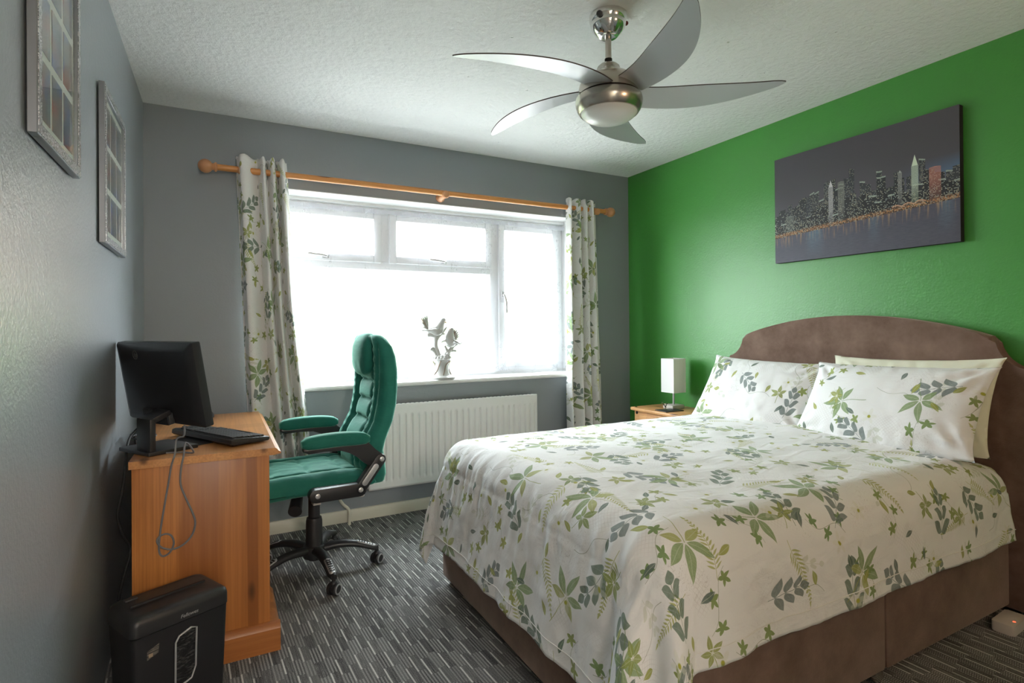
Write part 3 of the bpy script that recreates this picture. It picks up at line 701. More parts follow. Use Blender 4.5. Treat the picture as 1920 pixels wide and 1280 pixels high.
# ------------------------------------------------------------------ bed
BX0, BX1, BY0, BY1 = 0.915, 2.855, 1.045, 2.44
bed = thing('divan_bed', 'brown suede divan bed with arched headboard against the green wall', 'bed', (1.9, 1.74, 0))
def L(x, y, z=0): return (x - 1.9, y - 1.74, z)
for x0, x1 in ((BX0, 1.957), (1.962, BX1)):
    bx('base', SUEDE, bed, x0 - 1.9, x1 - 1.9, BY0 - 1.74, BY1 - 1.74, 0.035, 0.36, bev=0.010)
for x, y in ((0.955, 1.09), (0.955, 2.395), (1.92, 1.07), (1.92, 2.40), (2.80, 1.09), (2.80, 2.395)):
    b = B(); cyl(b, L(x, y, 0.02), L(x, y, 0.05), 0.012); 
    lathe(b, [(0.002, -0.012), (0.024, -0.010), (0.026, 0.0), (0.024, 0.010), (0.002, 0.012)], L(x, y + 0.014, 0.0265), 'y', 18); lathe(b, [(0.002, -0.010), (0.024, -0.008), (0.026, 0.0), (0.024, 0.008), (0.002, 0.010)], L(x, y - 0.014, 0.0265), 'y', 18)
    obj('castor', b, CHROME, bed)
hb = []; yc = 1.715
def hbp(s):
    pts = [(0.75, 0.015), (0.75, 0.985)]
    for k in range(1, 9):
        t = k / 8 * pi / 2; pts.append((0.75 - 0.137 * sin(t) , 0.985 + 0.150 * (1 - cos(t))))
    for k in range(1, 13):
        t = k / 12; y = 0.613 * (1 - t); pts.append((y, 1.135 + (1.237 - 1.135) * (1 - (y / 0.613) ** 2)))
    return pts
half = hbp(1); out = [(yc - 1.74 + a, z) for a, z in half] + [(yc - 1.74 - a, z) for a, z in half[-2::-1]]
obj('headboard', prism(B(), out, 'x', BX1 + 0.005 - 1.9, XR - 0.006 - 1.9, 0.014), SUEDE, bed, sharp=50)
b = B(); box(b, 0.93 - 1.9, 2.85 - 1.9, 1.06 - 1.74, 2.425 - 1.74, 0.36, 0.60, 0.05, 4)
mt_ = thing('mattress', 'mattress in a pale green sheet, showing beside the headboard', 'mattress', (1.9, 1.74, 0.36))
mo = obj('sheeted_body', b, SHEET, mt_); mo.location.z = -0.36
# duvet: cloth of rest size (foot to head, side to side), draped over the mattress edges
DXF, DYN, DYF, DXH, DZT, DR = 1.030, 1.125, 2.365, 2.715, 0.668, 0.125
SF, SN = 0.535, 0.400
b = B()
def duv(u, v):
    a = -SF + (SF + DXH - DXF) * u; c = -SN + (2 * SN + DYF - DYN) * v        # signed cloth coordinates from the foot / near fold lines
    W_ = DYF - DYN
    da = max(0.0, -a); db = max(0.0, -c, c - W_); sg = -1 if c < 0 else 1
    x = DXF + max(a, 0); y = DYN + min(max(c, 0), W_)
    s_ = hypot(da, db)
    top = DZT + 0.018 * sin(pi * min(max(c / W_, 0), 1)) + 0.007 * NZ(a * 3.2, c * 3.2) + 0.004 * NZ(a * 9, c * 8, 2)
    # a soft bunching towards the pillows
    top += 0.020 * max(0, (a - 1.35) / 0.4) * (0.6 + 0.4 * sin(c * 5))
    top -= 0.055 * min(1, max(0, (a - (DXH - DXF) + 0.20) / 0.14)) * min(1, max(0, (0.50 - c) / 0.25)) * max(0, 1 - s_ / 0.32)
    if s_ <= 1e-9: return (x, y, top)
    dx, dy = -da / s_, sg * db / s_
    sb = DR * pi / 2
    if s_ < sb: o_, dn = DR * sin(s_ / DR), DR * (1 - cos(s_ / DR))
    else:
        k = s_ - sb; phi = atan2(db, da); corner = sin(2 * phi)
        rip = 0.012 * NZ(c * 9, a * 1.5, 1) * abs(dx) + 0.010 * NZ(a * 6, c * 1.5, 5) * abs(dy)
        rip += 0.050 * (0.5 + 0.5 * sin(phi * 8.0 - 1.2)) * corner
        rip += 0.010 * NZ(a * 5, c * 5, 7)
        o_ = DR + 0.004 + k * (0.09 + 0.07 * abs(dx) + 0.05 * corner) + rip * min(1, k / 0.16); dn = DR + k * 0.985
    wr = 0.004 * NZ(a * 22, c * 22, 4) + (0.009 * NZ(c * 26, a * 4, 9) * abs(dx) * math.exp(-((s_ - 0.22) / 0.16) ** 2) if dx else 0)
    z = max(top - dn, 0.014 + 0.004 * abs(NZ(a * 9, c * 9)))
    return (x + dx * (o_ + wr), y + dy * (o_ + wr), z)
NU_, NV_ = 250, 240
grid(b, NU_, NV_, duv, lambda u, v: ((SF + DXH - DXF) * u, (2 * SN + DYF - DYN) * v + 0.13))
o = obj('duvet', b, COTTON, sharp=None); md = o.modifiers.new('thick', 'SOLIDIFY'); md.thickness = 0.012; md.offset = -1
tag(o, 'white duvet with green leaf print draped over the bed', 'duvet')
# hem stitching as a raised cord along the visible cloth edge, part of the duvet
b = B(); pts = []
SU, SVv = SF + DXH - DXF, 2 * SN + DYF - DYN
def up(p, q): v = duv(p, q); return Vector(v)
path = [(1 - t * (1 - 0.045 / SU), 0.045 / SVv) for t in [k / 90 for k in range(91)]] + [(0.045 / SU, 0.045 / SVv + t * (1 - 0.09 / SVv)) for t in [k / 90 for k in range(1, 91)]]
cc = Vector((1.9, 1.74, 0.3))
pp = []
for p, q in path:
    v = up(p, q); d = Vector((v.x - cc.x, v.y - cc.y, 0)); d = Vector((0, -1, 0)) if q < 0.1 and p > 0.3 else Vector((-1, 0, 0))
    pp.append(v + d * 0.002)
tube(b, pp, 0.0014, 5, 1)
obj('hem_stitching', b, WHITECLOTH, o)

def pillow(name, label, cx, cy, cz, w_, h_, t_, lean, yaw, roll, mt, uvo, seed, sag=0.0):
    b = B(); n1, n2 = 72, 50
    M = Matrix.Translation((cx, cy, cz)) @ Matrix.Rotation(yaw, 4, 'Z') @ Matrix.Rotation(lean, 4, 'Y') @ Matrix.Rotation(roll, 4, 'X')
    def f(side):
        def g_(p, q):
            u, v = p * 2 - 1, q * 2 - 1
            e = (1 - abs(u) ** 2.6) * (1 - abs(v) ** 2.6); th = t_ * max(0, e) ** 0.62
            yy = -u * w_ / 2 * (1 - 0.050 * (1 - v * v) * abs(u) ** 3 + 0.03 * abs(v) ** 6); zz = v * h_ / 2 * (1 - 0.065 * (1 - u * u) * abs(v) ** 3 + 0.03 * abs(u) ** 6)
            th *= 1 + 0.10 * (-v) * sag
            wk = (0.006 * NZ(u * 2.2, v * 2.2, seed) + 0.0018 * NZ(u * 9, v * 5, seed + 3)) * (0.3 + e)
            wk += 0.005 * sin(u * 34 + 3 * NZ(v * 3, seed)) * max(0, abs(v) - 0.55) * 2 * (1 - abs(v)) * 3
            for cu, cv_ in ((1, 1), (-1, 1), (1, -1), (-1, -1)):
                dd = hypot((u - cu) * 1.6, v - cv_); wk += 0.0065 * sin(atan2(v - cv_, (u - cu) * 1.6) * 11 + 2 * NZ(dd * 3, seed)) * math.exp(-((dd - 0.45) / 0.28) ** 2) * min(1, e * 4)
            zz -= sag * 0.02 * (1 - v) * cos(u * 1.6)
            return M @ Vector((side * (th * 0.5 + (wk if side < 0 else 0.5 * wk)), yy, zz))
        return g_
    uvf = lambda p, q: (uvo[0] + p * w_, uvo[1] + q * h_)
    grid(b, n1, n2, f(-1), uvf); grid(b, n1, n2, f(1), uvf)
    bmesh.ops.remove_doubles(b, verts=b.verts, dist=0.0006)
    return tag(obj(name, b, mt, sharp=None), label, 'pillow', 'pillows against the headboard')
pillow('pillow', 'leaf-print pillow on the window side of the bed', 2.630, 2.075, 0.815, 0.72, 0.43, 0.16, radians(32), radians(2), radians(1.5), COTTON, (5.3, 2.1), 3, 1.0)
pillow('pillow', 'leaf-print pillow overlapping the other one, nearer the camera', 2.615, 1.395, 0.834, 0.75, 0.405, 0.17, radians(33), radians(-3), radians(-1.5), COTTON, (8.62, 4.42), 8, 1.0)
pillow('pillow', 'plain cream pillow tucked behind the nearer leaf-print pillow', 2.765, 1.400, 0.842, 0.70, 0.42, 0.085, radians(24), radians(-1), radians(-1.5), CREAMCLOTH, (0, 0), 15, 1.0)

# ------------------------------------------------------------------ ceiling fan
fan = thing('ceiling_fan', 'brushed nickel ceiling fan with five curved silver blades', 'ceiling fan', (1.343, 1.712, 2.018))
lz = lambda prof, k=0.86: [(r * k, z - 2.0) for r, z in prof]
obj('ceiling_rose', lathe(B(), lz([(0.084, 2.381), (0.086, 2.375), (0.084, 2.362), (0.078, 2.352), (0.080, 2.347), (0.076, 2.335), (0.062, 2.315), (0.046, 2.302), (0.040, 2.298), (0.022, 2.298)]), seg=40), CHROME, fan)
b = B(); ellipsoid(b, (0.081, -0.01, 0.368), (0.009, 0.009, 0.009)); obj('screw_cap', b, plain('dark_red_plastic', (0.12, 0.01, 0.01), 0.4), fan)
b = B(); ellipsoid(b, (-0.066, -0.032, 0.357), (0.012, 0.012, 0.012)); obj('screw_cap', b, BLACK, fan)
obj('down_rod', cyl(B(), (0, 0, 0.18), (0, 0, 0.305), 0.012), NICKEL, fan)
obj('rod_collar', lathe(B(), lz([(0.012, 2.213), (0.017, 2.212), (0.017, 2.192), (0.020, 2.190), (0.020, 2.184), (0.012, 2.183)])), IRON, fan)
obj('motor_housing', lathe(B(), lz([(0.014, 2.190), (0.040, 2.188), (0.050, 2.180), (0.054, 2.168), (0.070, 2.155), (0.095, 2.143), (0.118, 2.128), (0.131, 2.110), (0.136, 2.092), (0.136, 2.070), (0.10, 2.069)]), seg=48), NICKEL, fan)
obj('shadow_gap', lathe(B(), lz([(0.10, 2.074), (0.128, 2.073), (0.128, 2.060), (0.10, 2.059)]), seg=48), IRON, fan)
obj('light_ring', lathe(B(), lz([(0.11, 2.065), (0.140, 2.064), (0.148, 2.058), (0.151, 2.045), (0.149, 2.030), (0.142, 2.012), (0.132, 2.000), (0.124, 2.000), (0.11, 2.01)]), seg=48), NICKEL, fan)
obj('glass_dome', lathe(B(), lz([(0.05, 2.012), (0.128, 2.011)] + [(0.128 * cos(t), 2.008 - 0.046 * sin(t)) for t in [k * pi / 2 / 10 for k in range(10)]] + [(0.002, 1.962)]), seg=40), OPAL, fan)
tipa = radians(-36)
for k in range(5):
    b = B(); n = 50
    R0, R1 = 0.102, 0.652
    def centre(t):
        r = R0 + (R1 - R0) * t; ang = tipa + k * 2 * pi / 5 + radians(30) * (1 - t) ** 1.0 - radians(2) * sin(pi * t)
        return Vector((r * cos(ang), r * sin(ang), 0.083 - 0.004 * t))
    def width(t):
        base_w = 0.062 + 0.012 * sin(pi * min(1, t * 1.1)); return base_w * (1 - max(0, (t - 0.35) / 0.65) ** 1.9 * 0.80) * (1.0 if t < 0.92 else sqrt(max(0.02, 1 - ((t - 0.92) / 0.08) ** 2)))
    rings = []
    for i in range(n + 1):
        t = i / n; p = centre(t); d = (centre(min(1, t + 0.01)) - centre(max(0, t - 0.01))).normalized()
        s = Vector((-d.y, d.x, 0)); tilt = radians(-11); s = s * cos(tilt) + Vector((0, 0, 1)) * sin(tilt) * 1.0; nn = d.cross(s).normalized() * 0.0022; w_ = width(t)
        rings.append([p - s * w_ - nn, p - s * w_ * 0.5 - nn, p - nn, p + s * w_ * 0.5 - nn, p + s * w_ - nn, p + s * w_ + nn, p + s * w_ * 0.5 + nn, p + nn, p - s * w_ * 0.5 + nn, p - s * w_ + nn])
    loft(b, rings)
    for f in b.faces:
        f.normal_update()
        if abs(f.normal.z) < 0.7: f.material_index = 1
    obj('blade', b, [BLADE, BLADE_EDGE], fan, sharp=40)

# ------------------------------------------------------------------ canvas picture
CY0, CY1, CZ0, CZ1 = 1.217, 2.135, 1.553, 2.160
cv = thing('canvas_picture', 'wide canvas print of a city skyline at night on the green wall', 'picture', (XR - 0.001, 1.676, 1.856))
obj('stretched_canvas', box(B(), -0.034, 0, CY0 - 1.676, CY1 - 1.676, CZ0 - 1.856, CZ1 - 1.856, 0.002), CANVAS_SIDE, cv)
b = B(); grid(b, 2, 2, lambda u, v: (-0.0348, CY1 - 1.676 - (CY1 - CY0) * u, CZ0 - 1.856 + (CZ1 - CZ0) * v), lambda u, v: (u, v)); obj('print', b, CITY, cv, smooth=False)

# ------------------------------------------------------------------ photo frames on the left wall
def photo_frame(y0, y1, z0, z1, label, seed):
    yc_, zc_ = (y0 + y1) / 2, (z0 + z1) / 2; hy, hz = (y1 - y0) / 2, (z1 - z0) / 2
    t = thing('photo_frame', label, 'picture frame', (XL, yc_, zc_), group='silver photo frames on the left wall')
    b = B(); d = 0.022; bw = 0.030
    for a in ((-hy, -hy + bw, -hz, hz), (hy - bw, hy, -hz, hz), (-hy + bw, hy - bw, -hz, -hz + bw), (-hy + bw, hy - bw, hz - bw, hz)): box(b, 0.004, d, a[0], a[1], a[2], a[3], 0.0015, 1)
    obj('frame', b, FRAME, t)
    b = B(); g0, g1 = 0.004, bw - 0.004
    for a in ((-hy + g0, -hy + g1, -hz + g0, hz - g0), (hy - g1, hy - g0, -hz + g0, hz - g0), (-hy + g1, hy - g1, -hz + g0, -hz + g1), (-hy + g1, hy - g1, hz - g1, hz - g0)): box(b, d - 0.001, d + 0.002, *a)
    obj('glitter_border', b, GLITTER, t)
    obj('mount', box(B(), 0.004, 0.0125, -hy + bw, hy - bw, -hz + bw, hz - bw), PAPER, t)
    iw, ih = 2 * (hy - bw), 2 * (hz - bw); gx, gz = 0.020, 0.022; pw, ph = (iw - 4 * gx) / 3, (ih - 4 * gz) / 3
    for i in range(3):
        for j in range(3):
            ya = -hy + bw + gx + i * (pw + gx); za = -hz + bw + gz + j * (ph + gz)
            obj('photo', box(B(), 0.012, 0.0140, ya, ya + pw, za, za + ph), PHOTOS[(i * 2 + j * 3 + seed) % 5], t)
    obj('glass', box(B(), 0.0165, 0.0180, -hy + bw, hy - bw, -hz + bw, hz - bw), PICGLASS, t)
photo_frame(1.475, 1.875, 1.600, 2.14, 'silver glitter photo frame nearest the camera, cut by the picture top', 0)
photo_frame(2.243, 2.690, 1.480, 2.016, 'silver glitter photo frame nearer the window corner, above the monitor', 2)

# ------------------------------------------------------------------ desk
DKY0, DKY1 = 2.235, 3.27
dk = thing('desk', 'honey pine desk with moulded top along the left wall', 'desk', (-0.05, 2.75, 0))
ox, oy = 0.05, -2.75
prof = [(-0.272, 0.722), (0.176, 0.722), (0.199, 0.726), (0.199, 0.732), (0.190, 0.737), (0.186, 0.744), (0.180, 0.748), (-0.272, 0.748)]
obj('tabletop', prism(B(), [(a + ox, z) for a, z in prof], 'y', DKY0 - 0.012 + oy, DKY1 + oy, 0.0), PINE_T, dk, sharp=25)
bx('side_panel', PINE_V, dk, -0.266 + ox, 0.160 + ox, DKY0 + 0.003 + oy, DKY0 + 0.025 + oy, 0.0, 0.722)
bx('side_panel', PINE_V, dk, -0.266 + ox, 0.160 + ox, DKY1 - 0.035 + oy, DKY1 - 0.012 + oy, 0.0, 0.722)
bx('side_panel', PINE_V, dk, -0.266 + ox, 0.135 + ox, 2.545 + oy, 2.565 + oy, 0.0, 0.722)
bx('back_panel', PINE_V, dk, -0.268 + ox, -0.256 + ox, DKY0 + 0.026 + oy, DKY1 - 0.036 + oy, 0.06, 0.72)
pf = [(0.0, 0.0), (0.022, 0.0), (0.022, 0.082), (0.016, 0.094), (0.006, 0.102), (0.0, 0.104)]
b = B(); prism(b, [(DKY0 + 0.0025 + oy - d, z) for d, z in pf], 'x', -0.266 + ox, 0.1935 + ox); obj('plinth', b, PINE_X, dk, sharp=25)
b = B(); prism(b, [(0.1605 + ox + d * 1.5, z) for d, z in pf], 'y', DKY0 + 0.0035 + oy, 2.566 + oy); obj('plinth', b, PINE_V, dk, sharp=25)
for k in range(3):
    z0 = 0.112 + k * 0.203; dr = bx('drawer', PINE_V, dk, 0.130 + ox, 0.156 + ox, DKY0 + 0.03 + oy, 2.54 + oy, z0, z0 + 0.195, bev=0.004)

# ------------------------------------------------------------------ monitor (local x along its width, local -y = the screen side)
ang = atan2(-0.44, 0.276)
mo_ = thing('monitor', 'black computer monitor seen from behind on the pine desk', 'monitor', (-0.186, 2.408, 0.748), ang)
# local +x runs from its far end to its near end, local +y is the screen side
tl = radians(-9.5)
MT = Matrix.Translation((0, 0.0, 0.250)) @ Matrix.Rotation(-tl, 4, 'X')
b = B(); pr = rounded(-0.250, 0.250, -0.152, 0.150, 0.006, 3)
vA = [[MT @ Vector((x * s, y, z * s2 + dz)) for x, z in pr] for s, s2, dz, y in ((0.86, 0.80, 0.0, -0.030), (0.97, 0.95, 0.0, -0.022), (1.0, 1.0, 0.0, -0.014), (1.0, 1.0, 0.0, 0.012), (0.995, 0.993, 0.0, 0.015))]
loft(b, vA); body = obj('back_shell', b, BLACK_SATIN, mo_, sharp=30)
b = B(); box(b, -0.241, 0.241, 0.0145, 0.0165, -0.132, 0.142, M=MT); obj('screen', b, SCREEN, mo_)
# circular emblem and smaller round mark on the back
def hp_mark(x, z, r, mt, y, par=body):
    b = B(); lathe(b, [(r * 0.86, -0.0008), (r, -0.0008), (r, 0.0), (r * 0.86, 0.0), (r * 0.86, -0.0008)], (0, 0, 0), 'y', 28, False)
    c = bpy.data.curves.new('t', 'FONT'); c.body = 'hp'; c.size = r * 1.35; c.shear = 0.35; c.align_x = 'CENTER'; c.align_y = 'CENTER'; c.extrude = 0.0004
    to = bpy.data.objects.new('t', c); COL.objects.link(to); dg = bpy.context.evaluated_depsgraph_get(); me = bpy.data.meshes.new_from_object(to.evaluated_get(dg))
    b2 = B(); b2.from_mesh(me); bpy.data.objects.remove(to); R_ = Matrix.Rotation(radians(90), 4, 'X')
    for v in b2.verts: v.co = R_ @ v.co
    me2 = bpy.data.meshes.new('t'); b2.to_mesh(me2); b2.free(); b.from_mesh(me2)
    for v in b.verts: v.co = MT @ (v.co + Vector((x, y, z)))
    return obj('emblem', b, mt, par, smooth=False)
hp_mark(-0.10, 0.105, 0.017, PRINT_D, -0.031)
hp_mark(-0.215, -0.115, 0.009, PRINT, -0.0272)
b = B(); box(b, -0.10, 0.06, -0.042, -0.026, -0.152, -0.098, 0.004, M=MT); obj('port_recess', b, RUBBER, mo_)
b = B(); box(b, -0.005, 0.085, -0.090, -0.070, 0.006, 0.128, 0.003); obj('stand_column', b, BLACK, mo_)
b = B(); box(b, -0.003, 0.083, -0.090, -0.015, 0.110, 0.130, 0.004, M=Matrix.Translation((0, 0, -0.004)) @ Matrix.Translation((0, -0.09, 0.13)) @ Matrix.Rotation(radians(22), 4, 'X') @ Matrix.Translation((0, 0.09, -0.13)))
obj('stand_arm', b, BLACK, mo_)
b = B(); pr = rounded(-0.115, 0.09, -0.098, 0.078, 0.006, 3); prism(b, pr, 'z', 0.0, 0.014, 0.003); obj('stand_base', b, BLACK, mo_)
b = B(); box(b, 0.068, 0.082, -0.046, -0.026, -0.146, -0.104, 0.003, M=MT); obj('cable_plug', b, DARK, mo_)

# ------------------------------------------------------------------ keyboard, mouse, mat
kb = thing('keyboard', 'black keyboard lying askew on the pine desk behind the monitor', 'keyboard', (-0.003, 2.530, 0.7505), radians(118.5))
kb.rotation_euler = (0, radians(0), radians(118.5))
b = B(); prism(b, [(-0.072, 0.004), (0.072, 0.002), (0.078, 0.010), (0.074, 0.017), (-0.066, 0.030), (-0.078, 0.026), (-0.080, 0.012)], 'y', -0.225, 0.225, 0.003)
for v in b.verts: v.co = Vector((v.co.y, -v.co.x, v.co.z))
obj('body', b, BLACK, kb)
b = B()
for r in range(6):
    yk = 0.058 - r * 0.0215; zk = 0.030 - (0.068 - yk) / 0.14 * 0.0125
    xk = -0.213
    for k in range(22 if r else 20):
        w_ = 0.0165
        if r == 5 and 3 < k < 10: continue
        if k in (15, 19): xk += 0.008
        prism(b, [(xk + 0.001, yk - 0.009), (xk + w_, yk - 0.009), (xk + w_, yk + 0.008), (xk + 0.001, yk + 0.008)], 'z', zk - 0.004, zk + 0.006, 0.0)
        xk += 0.0187
    if r == 5: prism(b, [(-0.135, yk - 0.009), (-0.03, yk - 0.009), (-0.03, yk + 0.008), (-0.135, yk + 0.008)], 'z', zk - 0.004, zk + 0.006)
ko = obj('keys', b, DARK, kb); ko['kind'] = 'stuff'
mm = obj('mouse_mat', prism(B(), rounded(-0.11, 0.11, -0.10, 0.10, 0.025), 'z', 0.0, 0.002), RUBBER)
mm.location = (-0.058, 2.545, 0.7482); mm.rotation_euler = (0, 0, radians(34)); tag(mm, 'thin black mouse mat under the keyboard and monitor foot', 'mouse mat')
ms = thing('mouse', 'small black mouse near the far end of the desk', 'mouse', (-0.062, 3.17, 0.7482), radians(20))
b = B(); ellipsoid(b, (0, 0, 0.010), (0.031, 0.055, 0.027))
for v in b.verts: v.co.z = max(v.co.z, 0.0)
obj('shell', b, BLACK, ms); b = B(); lathe(b, [(0.001, -0.004), (0.007, -0.004), (0.007, 0.004), (0.001, 0.004)], (0, -0.03, 0.031), 'x', 12); obj('wheel', b, RUBBER, ms)

# ------------------------------------------------------------------ cables
def ray(px, py):
    d = _F + _R * ((px - 960) / F_PX) - _U * ((py - CY) / F_PX); return d
def on_y(px, py, y):
    d = ray(px, py); t = y / d.y; return Vector((d.x * t, y, EYE + d.z * t))
CBL = [(425, 495), (428, 530), (440, 590), (430, 670), (410, 740), (395, 830), (372, 960), (352, 1085), (343, 1190), (362, 1228), (402, 1208), (424, 1160), (412, 1118), (380, 1107), (345, 1122), (333, 1150), (360, 1182), (420, 1190), (480, 1162), (525, 1110), (541, 1050), (530, 1000), (480, 890), (461, 830), (464, 750), (478, 680)]
ys = []
pts = [on_y(180 + a / 2.908, 620 + c / 2.908, 2.198 - 0.004 * ((i % 3) == 0)) for i, (a, c) in enumerate(CBL)]
pts[0] = Vector((-0.112, 2.258, 0.852)); pts[1] = Vector((-0.113, 2.232, 0.82)); pts[2] = on_y(180 + 440 / 2.908, 620 + 590 / 2.908, 2.206)
pts += [on_y(180 + 489 / 2.908, 620 + 618 / 2.908, 2.215) + Vector((0, 0, 0.006)), Vector((-0.085, 2.262, 0.7535)), Vector((-0.12, 2.285, 0.7525)), Vector((-0.17, 2.29, 0.755))]
gc = obj('usb_cable', tube(B(), pts, 0.0032, 8, 6), GREYCABLE); tag(gc, 'grey cable looping down over the end panel of the pine desk', 'cable')
pc = [(-0.24, 2.60, 0.85), (-0.30, 2.56, 0.79), (-0.305, 2.46, 0.755), (-0.300, 2.38, 0.70), (-0.305, 2.34, 0.62), (-0.315, 2.32, 0.55), (-0.300, 2.32, 0.48), (-0.280, 2.34, 0.42), (-0.30, 2.33, 0.33), (-0.315, 2.33, 0.24), (-0.30, 2.32, 0.15), (-0.29, 2.33, 0.03)]
tag(obj('power_cable', tube(B(), pc, 0.0042, 8), RUBBER), 'black power cable dropping between the desk and left wall', 'cable')
pc = [(-0.26, 2.66, 0.83), (-0.31, 2.62, 0.77), (-0.315, 2.72, 0.757), (-0.27, 2.79, 0.755), (-0.235, 2.70, 0.755), (-0.26, 2.62, 0.757), (-0.31, 2.64, 0.76), (-0.325, 2.74, 0.76), (-0.318, 2.80, 0.70), (-0.315, 2.75, 0.4), (-0.31, 2.7, 0.05)]
tag(obj('video_cable', tube(B(), pc, 0.0032, 8), DARK), 'dark cable coiled behind the monitor at the wall', 'cable')

# ------------------------------------------------------------------ shredder (local x along its front)
sh = thing('paper_shredder', 'black paper shredder standing in front of the desk end panel', 'shredder', (-0.143, 2.03, 0.0), radians(26.5))
SW, SD = 0.140, 0.094
b = B(); rings = []
for z, kx, ky in ((0.0, 0.88, 0.86), (0.004, 0.885, 0.87), (0.30, 0.97, 0.95), (0.304, 0.97, 0.95)): rings.append([(x * kx, y * ky, z) for x, y in rounded(-SW, SW, -SD, SD, 0.014, 4)])
loft(b, rings); bn = obj('bin', b, BLACK_SATIN, sh, sharp=50)
b = B(); rings = []
for z, ins, bow in ((0.306, 0.006, 0), (0.308, 0.0, 0), (0.338, 0.0, 0), (0.350, 0.003, 0), (0.358, 0.012, 0.0), (0.361, 0.024, 0.0)):
    rings.append([(x * (1 - ins / SW), y * (1 - ins / SD), z + 0.010 * max(0, cos(x / SW * 1.4)) * (z > 0.34)) for x, y in rounded(-SW, SW, -SD, SD, 0.022, 5)])
loft(b, rings); ld = obj('lid', b, BLACK, sh, sharp=50)
b = B(); box(b, -0.112, 0.100, -0.016, -0.006, 0.366, 0.3725, 0.001); obj('paper_slot', b, RUBBER, ld)
b = B(); box(b, -0.105, -0.070, 0.045, 0.066, 0.360, 0.369, 0.004); obj('switch', b, DARK, ld)
# viewing window: pale rim and smoked pane on the front
hexo = [(0.010, 0.262), (0.044, 0.274), (0.060, 0.268), (0.058, 0.150), (0.046, 0.118), (0.010, 0.106), (0.000, 0.114), (0.000, 0.245)]
hexo = [(x - 0.022, z + 0.004) for x, z in hexo]
def fy(z): return -SD * (0.87 + 0.08 * (z / 0.30)) - 0.0005
b = B()
ring_o = [Vector((x, fy(z) - 0.003, z)) for x, z in hexo]; cxw, czw = 0.030, 0.19
tube(b, ring_o + [ring_o[0], ring_o[1]], 0.0028, 8, 1); obj('window_rim', b, SILVER, bn)
b = B(); vs = [b.verts.new((x, fy(z) - 0.0012, z)) for x, z in hexo]; vs2 = [b.verts.new((x, fy(z) + 0.004, z)) for x, z in hexo]; b.faces.new(vs); b.faces.new(vs2[::-1])
for i in range(8): b.faces.new((vs[i], vs2[i], vs2[(i + 1) % 8], vs[(i + 1) % 8]))
obj('viewing_window', b, SHREDS, bn)
st = [(-0.098, 0.258), (-0.066, 0.270), (-0.068, 0.244), (-0.074, 0.240), (-0.098, 0.232)]
b = B(); b.faces.new([b.verts.new((x, fy(z) - 0.0012, z)) for x, z in st]); sk = obj('sticker', b, STICKER, bn, smooth=False)
b = B(); box(b, -0.094, -0.083, fy(0.245) - 0.0022, fy(0.245) - 0.0016, 0.239, 0.249); 
obj('sticker', b, TAN, bn, smooth=False)
def text_mesh(name, body_, size, M, mt, par, shear=0.0, ext=0.0003, space=1.0):
    c = bpy.data.curves.new('t', 'FONT'); c.body = body_; c.size = size; c.shear = shear; c.align_x = 'CENTER'; c.align_y = 'CENTER'; c.extrude = ext; c.space_character = space
    to = bpy.data.objects.new('t', c); COL.objects.link(to); dg = bpy.context.evaluated_depsgraph_get(); me = bpy.data.meshes.new_from_object(to.evaluated_get(dg)); bpy.data.objects.remove(to)
    b = B(); b.from_mesh(me)
    for v in b.verts: v.co = M @ v.co
    return obj(name, b, mt, par, smooth=False)
text_mesh('lettering', 'Fellowes', 0.0145, Matrix.Translation((0.016, -SD - 0.0008, 0.322)) @ Matrix.Rotation(radians(90), 4, 'X'), PRINT, ld, 0.25)

# ------------------------------------------------------------------ office chair, local -x = the way it faces
ch = thing('office_chair', 'emerald velvet office chair with black arms pulled up to the desk', 'office chair', (0.404, 2.853, 0.0), 0.07)
prof = [  # z, front x, back x, half width
    (0.440, 0.200, 0.268, 0.170), (0.452, 0.180, 0.280, 0.205), (0.49, 0.140, 0.287, 0.232), (0.545, 0.118, 0.278, 0.245), (0.60, 0.118, 0.268, 0.250), (0.65, 0.140, 0.278, 0.252),
    (0.74, 0.192, 0.312, 0.254), (0.82, 0.210, 0.330, 0.254), (0.90, 0.220, 0.337, 0.252), (0.98, 0.222, 0.339, 0.248), (1.05, 0.220, 0.332, 0.240), (1.10, 0.216, 0.318, 0.225), (1.135, 0.214, 0.296, 0.196), (1.152, 0.222, 0.280, 0.165), (1.158, 0.235, 0.266, 0.12)]
prof = [(a - (0.008 if a < 0.5 else 0), f_ + 0.028, k_ + 0.030, h_) for a, f_, k_, h_ in prof]
def interp(z):
    for a, c in zip(prof, prof[1:]):
        if a[0] <= z <= c[0]:
            f = (z - a[0]) / (c[0] - a[0]); return [a[i] + (c[i] - a[i]) * f for i in (1, 2, 3)]
    return prof[-1][1:]
b = B(); rings = []; NSEG = 88
zs = [p[0] for p in prof]; zz = []
for a, c in zip(zs, zs[1:]):
    k = max(1, int((c - a) / 0.012))
    zz += [a + (c - a) * i / k for i in range(k)]
zz.append(zs[-1])
